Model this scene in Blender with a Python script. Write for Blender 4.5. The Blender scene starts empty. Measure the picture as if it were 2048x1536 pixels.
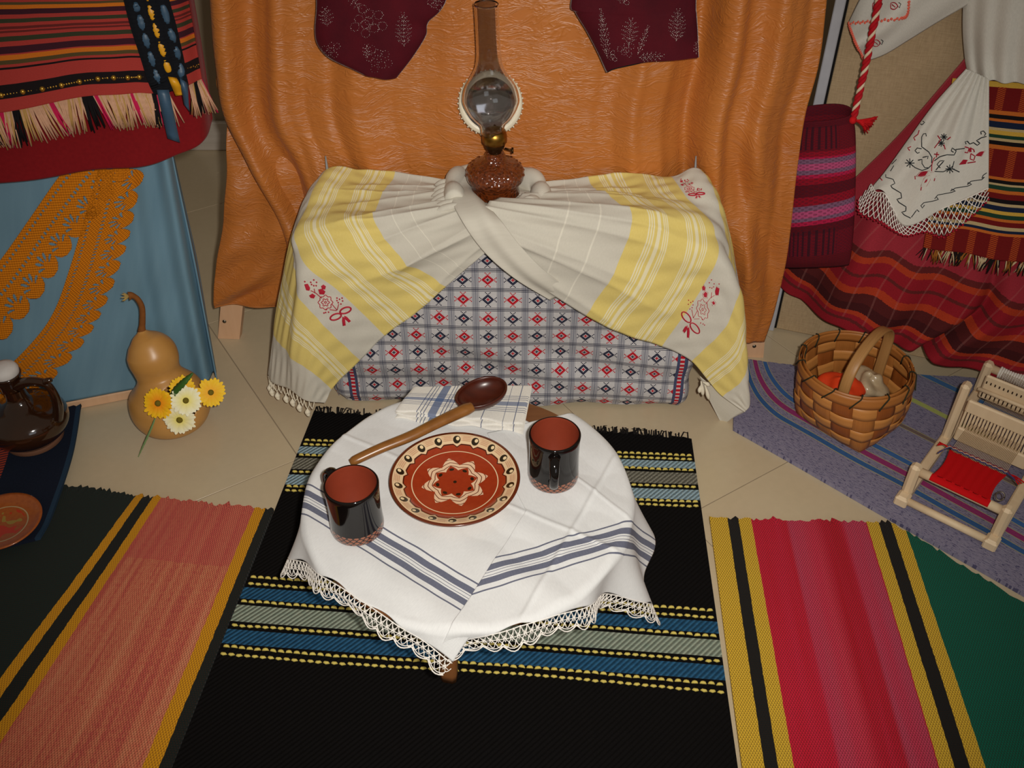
import bpy, math, random
import numpy as np
from mathutils import Vector, Matrix
from mathutils.bvhtree import BVHTree

random.seed(7)
rng = np.random.default_rng(7)
SC = bpy.context.scene
COL = SC.collection
pi = math.pi

# ------------------------------------------------------------------ camera
FPX, PITCH, CAMH = 1900.0, math.radians(40.0), 1.45
cam_d = bpy.data.cameras.new('camera')
cam_d.sensor_width = 36.0
cam_d.lens = FPX / 2048.0 * 36.0
cam_d.clip_start = 0.05
cam = bpy.data.objects.new('camera', cam_d)
COL.objects.link(cam)
cam.location = (0, 0, CAMH)
cam.rotation_euler = (pi / 2 - PITCH, 0, 0)
SC.camera = cam

# ------------------------------------------------------------------ world, lights, exposure
w = bpy.data.worlds.new('room_ambient')
SC.world = w
w.use_nodes = True
w.node_tree.nodes['Background'].inputs[0].default_value = (1.0, 0.86, 0.68, 1)
w.node_tree.nodes['Background'].inputs[1].default_value = 0.15

fl = bpy.data.lights.new('camera_flash', 'SPOT')
fl.energy = 108.0
fl.color = (1.0, 0.955, 0.88)
fl.shadow_soft_size = 0.018
fl.spot_size = math.radians(84)
fl.spot_blend = 1.0
flo = bpy.data.objects.new('camera_flash', fl)
COL.objects.link(flo)
flo.location = (0.06, 0.0, CAMH + 0.045)
flo.rotation_euler = (pi / 2 - math.radians(40.5), 0, math.radians(2.0))

# a dim window further back in the hall, behind the photographer
win = bpy.data.lights.new('hall_window', 'AREA')
win.energy = 9.0
win.color = (0.86, 0.94, 1.0)
win.shape = 'RECTANGLE'
win.size, win.size_y = 1.6, 1.3
wino = bpy.data.objects.new('hall_window', win)
COL.objects.link(wino)
wino.location = (1.6, -2.6, 2.0)
wino.rotation_euler = (Vector((0, 1.3, 0.2)) - wino.location).to_track_quat('-Z', 'Y').to_euler()

SC.view_settings.view_transform = 'Standard'
SC.view_settings.look = 'None'
SC.view_settings.gamma = 1.0
SC.view_settings.use_curve_mapping = False
SC.view_settings.exposure = 0.0

# ------------------------------------------------------------------ pixel -> place helpers
_c, _s = math.cos(PITCH), math.sin(PITCH)
CAMP = np.array([0, 0, CAMH])

def ray(px, py):
    a = (px - 1024.0) / FPX
    b = (768.0 - py) / FPX
    return np.array([a, _c + b * _s, -_s + b * _c])

def atz(px, py, z=0.0):
    d = ray(px, py)
    return CAMP + d * ((z - CAMH) / d[2])

def aty(px, py, y):
    d = ray(px, py)
    return CAMP + d * (y / d[1])

def atplane(px, py, p0, n):
    d = ray(px, py)
    return CAMP + d * (np.dot(np.array(p0) - CAMP, n) / np.dot(d, n))

# ------------------------------------------------------------------ node DSL for procedural materials
def lin(c):
    out = []
    for v in c[:3]:
        v = v / 255.0
        out.append(v / 12.92 if v <= 0.04045 else ((v + 0.055) / 1.055) ** 2.4)
    return (out[0], out[1], out[2], 1.0)

class X:
    def __init__(s, m, k):
        s.m, s.k = m, k
    def __add__(s, o): return s.m.op('ADD', s, o)
    __radd__ = __add__
    def __sub__(s, o): return s.m.op('SUBTRACT', s, o)
    def __rsub__(s, o): return s.m.op('SUBTRACT', o, s)
    def __mul__(s, o): return s.m.op('MULTIPLY', s, o)
    __rmul__ = __mul__
    def __truediv__(s, o): return s.m.op('DIVIDE', s, o)
    def __gt__(s, o): return s.m.op('GREATER_THAN', s, o)
    def __lt__(s, o): return s.m.op('LESS_THAN', s, o)
    def frac(s): return s.m.op('FRACT', s)
    def floor(s): return s.m.op('FLOOR', s)
    def sin(s): return s.m.op('SINE', s)
    def abs(s): return s.m.op('ABSOLUTE', s)
    def min(s, o): return s.m.op('MINIMUM', s, o)
    def max(s, o): return s.m.op('MAXIMUM', s, o)
    def pow(s, o): return s.m.op('POWER', s, o)
    def clamp(s):
        r = s.m.op('ADD', s, 0.0)
        r.k.node.use_clamp = True
        return r
    def between(s, a, b): return (s > a) * (s < b)

class Mat:
    def __init__(s, name):
        s.mat = bpy.data.materials.new(name)
        s.mat.use_nodes = True
        s.nt = s.mat.node_tree
        s.nt.nodes.clear()
        s.out = s.nt.nodes.new('ShaderNodeOutputMaterial')
        s.b = s.nt.nodes.new('ShaderNodeBsdfPrincipled')
        s.nt.links.new(s.b.outputs[0], s.out.inputs[0])
        s._tc = None
    def put(s, inp, v):
        if isinstance(v, X):
            s.nt.links.new(v.k, inp)
        else:
            inp.default_value = v
    def op(s, name, *a):
        n = s.nt.nodes.new('ShaderNodeMath')
        n.operation = name
        for i, v in enumerate(a):
            s.put(n.inputs[i], v)
        return X(s, n.outputs[0])
    def tc(s, which):
        if s._tc is None:
            s._tc = s.nt.nodes.new('ShaderNodeTexCoord')
        return X(s, s._tc.outputs[which])
    def sep(s, vec):
        n = s.nt.nodes.new('ShaderNodeSeparateXYZ')
        s.put(n.inputs[0], vec)
        return [X(s, n.outputs[i]) for i in range(3)]
    def comb(s, x, y, z=0.0):
        n = s.nt.nodes.new('ShaderNodeCombineXYZ')
        for i, v in enumerate((x, y, z)):
            s.put(n.inputs[i], v)
        return X(s, n.outputs[0])
    def uv(s):
        return s.sep(s.tc('UV'))[:2]
    def objxyz(s):
        return s.sep(s.tc('Object'))
    def noise(s, vec, scale=1.0, detail=2.0, rough=0.5, dist=0.0):
        n = s.nt.nodes.new('ShaderNodeTexNoise')
        s.put(n.inputs['Vector'], vec)
        n.inputs['Scale'].default_value = scale
        n.inputs['Detail'].default_value = detail
        n.inputs['Roughness'].default_value = rough
        n.inputs['Distortion'].default_value = dist
        return X(s, n.outputs[0])
    def voronoi(s, vec, scale=1.0, out='Distance', feature='F1'):
        n = s.nt.nodes.new('ShaderNodeTexVoronoi')
        n.feature = feature
        s.put(n.inputs['Vector'], vec)
        n.inputs['Scale'].default_value = scale
        return X(s, n.outputs[out])
    def rgb(s, c):
        n = s.nt.nodes.new('ShaderNodeRGB')
        n.outputs[0].default_value = lin(c)
        return X(s, n.outputs[0])
    def mix(s, f, a, b):
        n = s.nt.nodes.new('ShaderNodeMix')
        n.data_type = 'RGBA'
        s.put(n.inputs[0], f)
        s.put(n.inputs[6], lin(a) if isinstance(a, (tuple, list)) else a)
        s.put(n.inputs[7], lin(b) if isinstance(b, (tuple, list)) else b)
        return X(s, n.outputs[2])
    def scale(s, col, f):
        n = s.nt.nodes.new('ShaderNodeMix')
        n.data_type = 'RGBA'
        n.blend_type = 'MULTIPLY'
        n.inputs[0].default_value = 1.0
        s.put(n.inputs[6], lin(col) if isinstance(col, (tuple, list)) else col)
        cc = s.nt.nodes.new('ShaderNodeCombineColor')
        for i in range(3):
            s.put(cc.inputs[i], f)
        s.nt.links.new(cc.outputs[0], n.inputs[7])
        return X(s, n.outputs[2])
    def ramp(s, fac, stops, interp='CONSTANT'):
        n = s.nt.nodes.new('ShaderNodeValToRGB')
        cr = n.color_ramp
        cr.interpolation = interp
        stops = sorted(stops, key=lambda q: q[0])
        while len(cr.elements) < len(stops):
            cr.elements.new(0.5)
        for e, (p, c) in zip(cr.elements, stops):
            e.position = p
        for e, (p, c) in zip(cr.elements, stops):
            e.position = p
            e.color = lin(c)
        s.put(n.inputs[0], fac)
        return X(s, n.outputs[0])
    def done(s, col, rough=0.85, bump=None, bs=0.5, bd=0.002, **kw):
        s.put(s.b.inputs['Base Color'], lin(col) if isinstance(col, (tuple, list)) else col)
        s.put(s.b.inputs['Roughness'], rough)
        if 'spec' not in kw and isinstance(rough, float) and rough > 0.7:
            kw['spec'] = 0.2
        names = dict(spec='Specular IOR Level', metal='Metallic', trans='Transmission Weight', ior='IOR',
                     sheen='Sheen Weight', coat='Coat Weight', coatr='Coat Roughness', alpha='Alpha',
                     sss='Subsurface Weight', sheenr='Sheen Roughness', aniso='Anisotropic')
        for k, v in kw.items():
            s.put(s.b.inputs[names[k]], v)
        if bump is not None:
            n = s.nt.nodes.new('ShaderNodeBump')
            n.inputs['Strength'].default_value = bs
            n.inputs['Distance'].default_value = bd
            s.put(n.inputs['Height'], bump)
            s.nt.links.new(n.outputs[0], s.b.inputs['Normal'])
        return s.mat

def simple(name, col, rough=0.6, var=0.12, vs=40.0, bump=0.0, **kw):
    m = Mat(name)
    n = m.noise(m.tc('Object'), vs, 3.0)
    c = m.scale(col, 1.0 - var + n * (2 * var))
    return m.done(c, rough, n if bump else None, bump or 0.3, 0.002, **kw)

def weave(m, u, v, f):
    return (u * f).sin() * (v * f).sin()

# ------------------------------------------------------------------ geometry helpers
class Geo:
    def __init__(s):
        s.v, s.f, s.uv, s.n = [], [], [], 0
    def add(s, verts, faces, uv=None):
        verts = np.asarray(verts, float).reshape(-1, 3)
        s.v.append(verts)
        s.uv.append(np.zeros((len(verts), 2)) if uv is None else np.asarray(uv, float).reshape(-1, 2))
        o = s.n
        s.f.extend([tuple(i + o for i in q) for q in faces])
        s.n += len(verts)
        return s
    def grid(s, pts, uv=None, closeu=False, closev=False, mask=None):
        nv, nu = pts.shape[:2]
        fs = []
        for j in range(nv if closev else nv - 1):
            j2 = (j + 1) % nv
            for i in range(nu if closeu else nu - 1):
                if mask is not None and not mask[j, i]:
                    continue
                i2 = (i + 1) % nu
                fs.append((j * nu + i, j * nu + i2, j2 * nu + i2, j2 * nu + i))
        return s.add(pts, fs, uv)
    def box(s, c, size, rot=None, bev=0.0):
        x, y, z = [q / 2 for q in size]
        b = min(bev, x * .9, y * .9, z * .9)
        if b <= 0:
            vs = np.array([[sx * x, sy * y, sz * z] for sz in (-1, 1) for sy in (-1, 1) for sx in (-1, 1)])
            fs = [(0, 2, 3, 1), (4, 5, 7, 6), (0, 1, 5, 4), (2, 6, 7, 3), (0, 4, 6, 2), (1, 3, 7, 5)]
        else:
            vs, idx = [], {}
            for sx in (-1, 1):
                for sy in (-1, 1):
                    for sz in (-1, 1):
                        for ax in range(3):
                            p = [sx * (x - b), sy * (y - b), sz * (z - b)]
                            p[ax] += (sx, sy, sz)[ax] * b
                            idx[(sx, sy, sz, ax)] = len(vs)
                            vs.append(p)
            vs = np.array(vs)
            fs = []
            o = [(1, 1), (1, -1), (-1, -1), (-1, 1)]
            for sg in (-1, 1):
                fs.append([idx[(sg, a, b_, 0)] for a, b_ in o][::-sg])
                fs.append([idx[(a, sg, b_, 1)] for a, b_ in o][::sg])
                fs.append([idx[(a, b_, sg, 2)] for a, b_ in o][::-sg])
            for a in (-1, 1):
                for b_ in (-1, 1):
                    q = [idx[(a, b_, -1, 0)], idx[(a, b_, 1, 0)], idx[(a, b_, 1, 1)], idx[(a, b_, -1, 1)]]
                    fs.append(q[::a * b_])
                    q = [idx[(a, -1, b_, 0)], idx[(a, 1, b_, 0)], idx[(a, 1, b_, 2)], idx[(a, -1, b_, 2)]]
                    fs.append(q[::-a * b_])
                    q = [idx[(-1, a, b_, 1)], idx[(1, a, b_, 1)], idx[(1, a, b_, 2)], idx[(-1, a, b_, 2)]]
                    fs.append(q[::a * b_])
                    for c_ in (-1, 1):
                        q = [idx[(a, b_, c_, 0)], idx[(a, b_, c_, 1)], idx[(a, b_, c_, 2)]]
                        fs.append(q[::a * b_ * c_])
        if rot is not None:
            vs = vs @ np.array(rot).T
        uv = vs[:, :2] + vs[:, 2:3]
        return s.add(vs + np.array(c), fs, uv)
    def tube(s, pts, r, seg=8, cap=True, flat=None, up=None):
        pts = np.asarray(pts, float)
        n = len(pts)
        r = np.full(n, r) if np.isscalar(r) else np.asarray(r, float)
        t = np.gradient(pts, axis=0)
        t /= np.linalg.norm(t, axis=1)[:, None] + 1e-12
        ref = np.array(up if up is not None else ([0, 0, 1] if abs(t[0][2]) < .9 else [1, 0, 0]), float)
        P = np.zeros((n, seg, 3))
        nrm = ref - t[0] * ref.dot(t[0])
        nrm /= np.linalg.norm(nrm)
        L = 0
        uv = np.zeros((n, seg, 2))
        for i in range(n):
            nrm = nrm - t[i] * nrm.dot(t[i])
            nrm /= np.linalg.norm(nrm) + 1e-12
            b = np.cross(t[i], nrm)
            if i:
                L += np.linalg.norm(pts[i] - pts[i - 1])
            for k in range(seg):
                a = 2 * pi * k / seg
                P[i, k] = pts[i] + r[i] * (math.cos(a) * nrm * (flat or 1.0) + math.sin(a) * b)
                uv[i, k] = (k / seg, L)
        fs = [(i * seg + k, i * seg + (k + 1) % seg, (i + 1) * seg + (k + 1) % seg, (i + 1) * seg + k)
              for i in range(n - 1) for k in range(seg)]
        if cap:
            fs.append(tuple(range(seg))[::-1])
            fs.append(tuple(range((n - 1) * seg, n * seg)))
        return s.add(P, fs, uv)
    def lathe(s, prof, seg=32, c=(0, 0, 0), axis=None, cap0=False, cap1=False):
        prof = np.asarray(prof, float)
        n = len(prof)
        P = np.zeros((n, seg, 3))
        uv = np.zeros((n, seg, 2))
        for k in range(seg):
            a = 2 * pi * k / seg
            P[:, k, 0] = prof[:, 0] * math.cos(a)
            P[:, k, 1] = prof[:, 0] * math.sin(a)
            P[:, k, 2] = prof[:, 1]
            uv[:, k, 0] = k / seg
            uv[:, k, 1] = prof[:, 1]
        if axis is not None:
            P = P @ np.array(axis).T
        P = P + np.array(c)
        fs = [(i * seg + k, i * seg + (k + 1) % seg, (i + 1) * seg + (k + 1) % seg, (i + 1) * seg + k)
              for i in range(n - 1) for k in range(seg)]
        if cap0:
            fs.append(tuple(range(seg))[::-1])
        if cap1:
            fs.append(tuple(range((n - 1) * seg, n * seg)))
        return s.add(P, fs, uv)
    def ball(s, c, r, seg=8, rings=5):
        r = np.array([r, r, r]) if np.isscalar(r) else np.array(r)
        vs = [[0, 0, -1]]
        for j in range(1, rings):
            a = -pi / 2 + pi * j / rings
            for k in range(seg):
                b = 2 * pi * k / seg
                vs.append([math.cos(a) * math.cos(b), math.cos(a) * math.sin(b), math.sin(a)])
        vs.append([0, 0, 1])
        fs = [(0, 1 + (k + 1) % seg, 1 + k) for k in range(seg)]
        for j in range(rings - 2):
            o = 1 + j * seg
            fs += [(o + k, o + (k + 1) % seg, o + seg + (k + 1) % seg, o + seg + k) for k in range(seg)]
        o = 1 + (rings - 2) * seg
        fs += [(o + k, o + (k + 1) % seg, len(vs) - 1) for k in range(seg)]
        return s.add(np.array(vs) * r + np.array(c), fs)
    def pts(s):
        return np.concatenate(s.v)

def rotz(a):
    return np.array([[math.cos(a), -math.sin(a), 0], [math.sin(a), math.cos(a), 0], [0, 0, 1]])

def cr(P, n, axis=0):
    """Catmull-Rom through control points, resampled to n along axis"""
    P = np.moveaxis(np.asarray(P, float), axis, 0)
    k = len(P)
    if k == 2:
        t = np.linspace(0, 1, n).reshape((n,) + (1,) * (P.ndim - 1))
        R = P[0] * (1 - t) + P[1] * t
        return np.moveaxis(R, 0, axis)
    E = np.concatenate([2 * P[:1] - P[1:2], P, 2 * P[-1:] - P[-2:-1]])
    x = np.linspace(0, k - 1, n)
    i = np.minimum(x.astype(int), k - 2)
    t = (x - i).reshape((n,) + (1,) * (P.ndim - 1))
    p0, p1, p2, p3 = E[i], E[i + 1], E[i + 2], E[i + 3]
    R = 0.5 * (2 * p1 + (p2 - p0) * t + (2 * p0 - 5 * p1 + 4 * p2 - p3) * t ** 2 + (3 * p1 - p0 - 3 * p2 + p3) * t ** 3)
    return np.moveaxis(R, 0, axis)

def patch(ctrl, nu, nv):
    return cr(cr(ctrl, nv, 0), nu, 1)

def normals(P):
    du = np.gradient(P, axis=1)
    dv = np.gradient(P, axis=0)
    n = np.cross(du, dv)
    n /= np.linalg.norm(n, axis=2)[:, :, None] + 1e-12
    # face the camera side
    sg = np.sign(((CAMP - P) * n).sum(axis=2))
    return n * (1 if np.median(sg) >= 0 else -1)

def arcuv(P, off=(0, 0)):
    du = np.concatenate([np.zeros((P.shape[0], 1)), np.linalg.norm(np.diff(P, axis=1), axis=2).cumsum(1)], 1)
    dv = np.concatenate([np.zeros((1, P.shape[1])), np.linalg.norm(np.diff(P, axis=0), axis=2).cumsum(0)], 0)
    return np.stack([du + off[0], dv + off[1]], 2)

def _link(o, parent):
    COL.objects.link(o)
    if parent is not None:
        o.parent = parent
    return o

def origin_of(o):
    p = np.zeros(3)
    while o is not None:
        p += np.array(o.location)
        o = o.parent
    return p

def mesh(name, g, mat, parent=None, solid=0.0, smooth=True, base=None, offset=-1.0):
    V = g.pts()
    if parent is not None:
        org = origin_of(parent)
        loc = np.zeros(3)
    else:
        if base is None:
            base = ((V[:, 0].min() + V[:, 0].max()) / 2, (V[:, 1].min() + V[:, 1].max()) / 2, V[:, 2].min())
        org = loc = np.array(base, float)
    me = bpy.data.meshes.new(name)
    L = V - org
    F = g.f
    me.vertices.add(len(L))
    me.vertices.foreach_set('co', L.ravel())
    tot = np.array([len(f) for f in F], dtype=np.int32)
    idx = np.fromiter((i for f in F for i in f), dtype=np.int32)
    me.loops.add(len(idx))
    me.loops.foreach_set('vertex_index', idx)
    me.polygons.add(len(F))
    me.polygons.foreach_set('loop_start', np.concatenate([[0], np.cumsum(tot)[:-1]]).astype(np.int32))
    me.polygons.foreach_set('loop_total', tot)
    me.polygons.foreach_set('use_smooth', np.full(len(F), bool(smooth)))
    uvl = me.uv_layers.new(name='UVMap')
    uvl.data.foreach_set('uv', np.concatenate(g.uv)[idx].ravel())
    me.update(calc_edges=True)
    me.validate()
    me.materials.append(mat)
    o = bpy.data.objects.new(name, me)
    o.location = loc
    _link(o, parent)
    if solid:
        md = o.modifiers.new('thickness', 'SOLIDIFY')
        md.thickness = solid
        md.offset = offset
    return o

def thing(name, label, cat, loc, group=None):
    o = bpy.data.objects.new(name, None)
    o.empty_display_size = 0.05
    o.location = [float(q) for q in loc]
    COL.objects.link(o)
    return tag(o, label, cat, group)

def tag(o, label=None, cat=None, group=None, kind=None):
    if label: o['label'] = label
    if cat: o['category'] = cat
    if group: o['group'] = group
    if kind: o['kind'] = kind
    return o

def bvh_of(*geos):
    V, F, n = [], [], 0
    for g in geos:
        p = g.pts()
        V += [tuple(q) for q in p]
        F += [tuple(i + n for i in f) for f in g.f]
        n += len(p)
    return BVHTree.FromPolygons(V, F)

def onsurf(bvh, px, py, lift=0.0012):
    d = Vector(ray(px, py)).normalized()
    loc, nor, i, dist = bvh.ray_cast(Vector(CAMP), d)
    if loc is None:
        return None
    if nor.dot(d) > 0:
        nor = -nor
    return np.array(loc + nor * lift), np.array(nor)

def stitch(g, bvh, pl, r=0.0009, lift=0.0012, step=4.0, seg=5, closed=False):
    """a thread laid on a surface along a traced polyline"""
    pl = [tuple(p) for p in pl]
    if closed:
        pl = pl + pl[:1]
    run = []
    out = []
    for a, b in zip(pl[:-1], pl[1:]):
        n = max(1, int(math.hypot(b[0] - a[0], b[1] - a[1]) / step))
        for k in range(n):
            out.append((a[0] + (b[0] - a[0]) * k / n, a[1] + (b[1] - a[1]) * k / n))
    out.append(pl[-1])
    for p in out + [None]:
        h = onsurf(bvh, p[0], p[1], lift) if p else None
        if h is not None:
            run.append(h[0])
        else:
            if len(run) > 1:
                g.tube(np.array(run), r, seg)
            run = []

def blob(g, bvh, x, y, r=0.002, lift=0.0005, seg=6):
    h = onsurf(bvh, x, y, lift)
    if h is not None:
        g.ball(h[0], r, seg, 4)

def leaf(g, bvh, pl, lift=0.0012):
    """a filled satin-stitch area traced on a surface"""
    hs = [onsurf(bvh, x, y, lift) for x, y in pl]
    if any(h is None for h in hs):
        return
    c = np.mean([h[0] for h in hs], axis=0) + hs[0][1] * 0.0012
    V = [c] + [h[0] for h in hs]
    n = len(pl)
    g.add(V, [(0, 1 + i, 1 + (i + 1) % n) for i in range(n)])
    g.tube(np.array([h[0] for h in hs] + [hs[0][0]]), 0.0006, 4)
# ================================================================== floor, wall, baseboard
def m_tile():
    m = Mat('beige_glazed_tile')
    n = m.noise(m.tc('Object'), 5.0, 4.0)
    n2 = m.noise(m.tc('Object'), 60.0, 2.0)
    c = m.mix(n, (188, 170, 140), (202, 185, 155))
    c = m.scale(c, 0.96 + n2 * 0.08)
    return m.done(c, 0.22 + n * 0.08, n2, 0.02, 0.001, spec=0.45)
MT_TILE = m_tile()
MT_GROUT = simple('grey_grout', (150, 134, 112), 0.9)
g = Geo().box((0, 1.2, -0.0112), (7.0, 6.0, 0.02))
floor = tag(mesh('floor', g, MT_GROUT, smooth=False), kind='structure')
TS, TA = 0.585, math.radians(33)
ud, vd = np.array([math.cos(TA), math.sin(TA)]), np.array([-math.sin(TA), math.cos(TA)])
tile_me = None
for i in range(-5, 6):
    for j in range(-4, 7):
        c = ud * (0.417 + (i + .5) * TS) + vd * (0.905 + (j + .5) * TS)
        if not (-2.4 < c[0] < 2.4 and -0.3 < c[1] < 3.2):
            continue
        if tile_me is None:
            gg = Geo().box((0, 0, -0.005), (TS - .0022, TS - .0022, .01), None, .0005)
            t = mesh('floor_tile', gg, MT_TILE, floor, smooth=False)
            tile_me = t.data
            # re-centre: child verts were shifted by the parent's origin
            co = gg.pts()
            tile_me.vertices.foreach_set('co', co.ravel())
        else:
            t = _link(bpy.data.objects.new('floor_tile', tile_me), floor)
        t.location = (c[0] - floor.location.x, c[1] - floor.location.y, 0 - floor.location.z)
        t.rotation_euler = (0, 0, TA)

def m_wall():
    m = Mat('taupe_wall_paint')
    n = m.noise(m.tc('Object'), 3.0, 4.0)
    return m.done(m.mix(n, (150, 134, 112), (164, 146, 122)), 0.7, m.noise(m.tc('Object'), 120.0), 0.1, 0.001)
tag(mesh('wall_back', Geo().box((0, 3.02, 1.4), (8.0, .1, 2.8)), m_wall(), smooth=False), kind='structure')
def m_base():
    m = Mat('pale_stone_skirting')
    x, y, z = m.objxyz()
    n = m.noise(m.comb(x * 3.0, y, z * 60.0), 1.0, 4.0)
    return m.done(m.mix(n, (170, 158, 146), (214, 206, 196)), 0.25)
g = Geo().box((0, 2.955, .05), (8.0, .02, .1), None, .004)
tag(mesh('baseboard_back', g, m_base(), smooth=False), kind='structure')

# ================================================================== woven rugs
def ruled(A, B, nu, nv):
    """A, B: far and near edges as lists of xy points; returns an nv x nu x 2 net"""
    a, b = cr(np.array(A, float), nu), cr(np.array(B, float), nu)
    t = np.linspace(0, 1, nv)[:, None, None]
    return a[None] * (1 - t) + b[None] * t

def rug(name, XY, uv, mat, z0=0.0005, th=0.006, wob=0.0, label='', rag=0.004):
    nv, nu = XY.shape[:2]
    XY = XY.copy()
    # ragged far edge
    XY[0, :, 1] += rng.normal(0, rag, nu)
    Z = np.full((nv, nu), z0 + th)
    s = np.linspace(0, 1, nu)[None]
    t = np.linspace(0, 1, nv)[:, None]
    Z = Z + wob * (np.sin(s * 23 + t * 5) * np.sin(t * 17 + s * 3) + 1) * .5
    P = np.concatenate([XY, Z[:, :, None]], 2)
    g = Geo().grid(P, uv)
    # edge skirt down to the floor
    ring = [(0, i) for i in range(nu)] + [(j, nu - 1) for j in range(1, nv)] + [(nv - 1, i) for i in range(nu - 2, -1, -1)] + [(j, 0) for j in range(nv - 2, 0, -1)]
    top = np.array([P[a] for a in ring])
    tu = np.array([uv[a] for a in ring])
    bot = top.copy()
    bot[:, 2] = z0
    g.grid(np.stack([top, bot]), np.stack([tu, tu]), closeu=True)
    o = mesh(name, g, mat)
    return tag(o, label, 'rug'), P

def m_left_rug():
    m = Mat('salmon_striped_wool')
    u, v = m.uv()
    nz = m.noise(m.comb(u * 6.0, v * 60.0), 1.0, 2.0) - .5
    uu = u + nz * 0.006
    G, Y, K = (24, 38, 34), (212, 146, 22), (24, 30, 27)
    S1, S2, S3 = (206, 112, 84), (214, 134, 98), (192, 88, 74)
    st = [(0, G), (.537, Y), (.568, K), (.609, Y), (.64, S2), (.945, Y), (.975, K)]
    c = m.ramp(uu, st)
    # hand-dyed variation inside the salmon field
    d = m.noise(m.comb(u * 34.0, v * 1.6), 1.0, 5.0, .75) * .75 + m.noise(m.comb(u * 160.0, v * 130.0), 1.0, 2.0) * .25
    sal = m.ramp(d, [(0, S3), (.42, S3), (.5, S1), (.62, S2), (1, (222, 150, 110))], 'LINEAR')
    far = (v < 0.16) * .55
    sal = m.mix(far, sal, (196, 84, 78))
    c = m.mix(uu.between(.64, .945), c, sal)
    wv = (v * 760.0 + ((u * 330.0).floor() * 3.14)).sin()
    c = m.scale(c, 0.9 + wv * .10)
    c = m.mix((wv < -.72) * .45, c, (60, 34, 24))
    return m.done(c, 0.95, wv, .5, .0015, sheen=.05)
XY = ruled([(-1.2, 1.42), (-.929, 1.39), (-.80, 1.365), (-.66, 1.345), (-.487, 1.322)], [(-1.55, .3), (-.595, .26)], 120, 60)
uvn = np.stack(np.meshgrid(np.linspace(0, 1, 120), np.linspace(0, 1.1, 60)), 2)
rug_l, _ = rug('striped_rug', XY, uvn, m_left_rug(), wob=.003, label='salmon rug with mustard and dark green stripes at left of the black rug')

def m_black_rug():
    m = Mat('black_wool_with_bands')
    u, v = m.uv()      # metres from far edge in v
    n = m.noise(m.comb(u * 90.0, v * 90.0), 1.0, 3.0)
    n2 = m.noise(m.comb(u * 300.0, v * 300.0), 1.0, 2.0)
    K = (14, 12, 12)
    tw = ((u * 620.0 + v * 560.0)).sin()          # twill
    blue = m.mix(n, (24, 60, 92), (52, 104, 140))
    grey = m.mix(n, (120, 138, 124), (164, 168, 150))
    blue2 = m.mix(n2, (70, 120, 160), (190, 206, 200))
    grey2 = m.mix(n2, (40, 40, 36), (170, 166, 150))
    c = m.scale(K, .8 + n * .4)
    for a, b, col in BANDS:
        q = {'blue': blue, 'grey': grey, 'blue2': blue2, 'grey2': grey2}[col]
        w_ = (v + u * .045) if b < .3 else v
        c = m.mix(w_.between(a, b), c, m.scale(q, .8 + tw * .3))
    return m.done(c, 0.97, tw + n2, .6, .002, spec=.1)
BANDS = [(.118, .140, 'blue2'), (.153, .187, 'grey2'), (.203, .232, 'blue2'),
         (.497, .523, 'blue'), (.537, .573, 'grey'), (.590, .620, 'blue')]
YARNS = [.100, .112, .146, .195, .239, .250, .474, .489, .530, .582, .627, .641]
FARL, FARR, NEARL, NEARR = np.array([-.452, 1.625]), np.array([.397, 1.535]), np.array([-.588, .325]), np.array([.336, .265])
NU, NV = 100, 110
s = np.linspace(0, 1, NU)[None, :, None]
t = np.linspace(0, 1, NV)[:, None, None]
XY = (FARL * (1 - s) + FARR * s) * (1 - t) + (NEARL * (1 - s) + NEARR * s) * t
uvn = np.concatenate([np.broadcast_to(s * .88, (NV, NU, 1)), np.broadcast_to(t * 1.29, (NV, NU, 1))], 2)
rug_k, PK = rug('black_rug', XY, uvn, m_black_rug(), th=.007, wob=.001, label='black wool rug with blue and grey bands under the small table', rag=.003)
def rugpt(u, v):
    s_, t_ = u / .88, v / 1.29
    p = (FARL * (1 - s_) + FARR * s_) * (1 - t_) + (NEARL * (1 - s_) + NEARR * s_) * t_
    return np.array([p[0], p[1], .0085])
MT_YARN = simple('pale_yellow_wool_yarn', (206, 186, 96), .95, .2, 300.0)
for k, v in enumerate(YARNS):
    g = Geo()
    n = 62
    for i in range(n):
        ua, ub = .004 + (i + .1) / n * .872, .004 + (i + .9) / n * .872
        sk = .045 if v < .3 else 0
        wv_ = .003 * math.sin(ua * 9) if v > .6 else 0
        a = rugpt(ua, v - sk * ua + wv_ + rng.normal(0, .0006))
        b = rugpt(ub, v - sk * ub + wv_ + rng.normal(0, .0006))
        mid = (a + b) / 2 + np.array([0, .0010 * (-1) ** k, .0016])
        g.tube(np.array([a - [0, 0, .001], (a + mid) / 2 + [0, 0, .001], mid, (b + mid) / 2 + [0, 0, .001], b - [0, 0, .001]]), [.001, .0026, .0031, .0026, .001], 6)
    mesh('yarn_row', g, MT_YARN, rug_k)
MT_BLK = simple('black_wool_fringe', (26, 22, 20), .97, .2, 200.0)
g = Geo()
for i in range(240):
    u = rng.uniform(0, .88)
    p = rugpt(u, 0.0)
    d = np.array([rng.normal(0, .5), 1.0, 0]) * rng.uniform(.006, .02)
    h = rng.uniform(.001, .009)
    g.tube(np.array([p - [0, .006, .003], p + d * .5 + [0, 0, h], p + d + [0, 0, -.006 + h * .5]]), [.0016, .0014, .0006], 4)
tag(mesh('fringe', g, MT_BLK, rug_k), kind='stuff')

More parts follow.
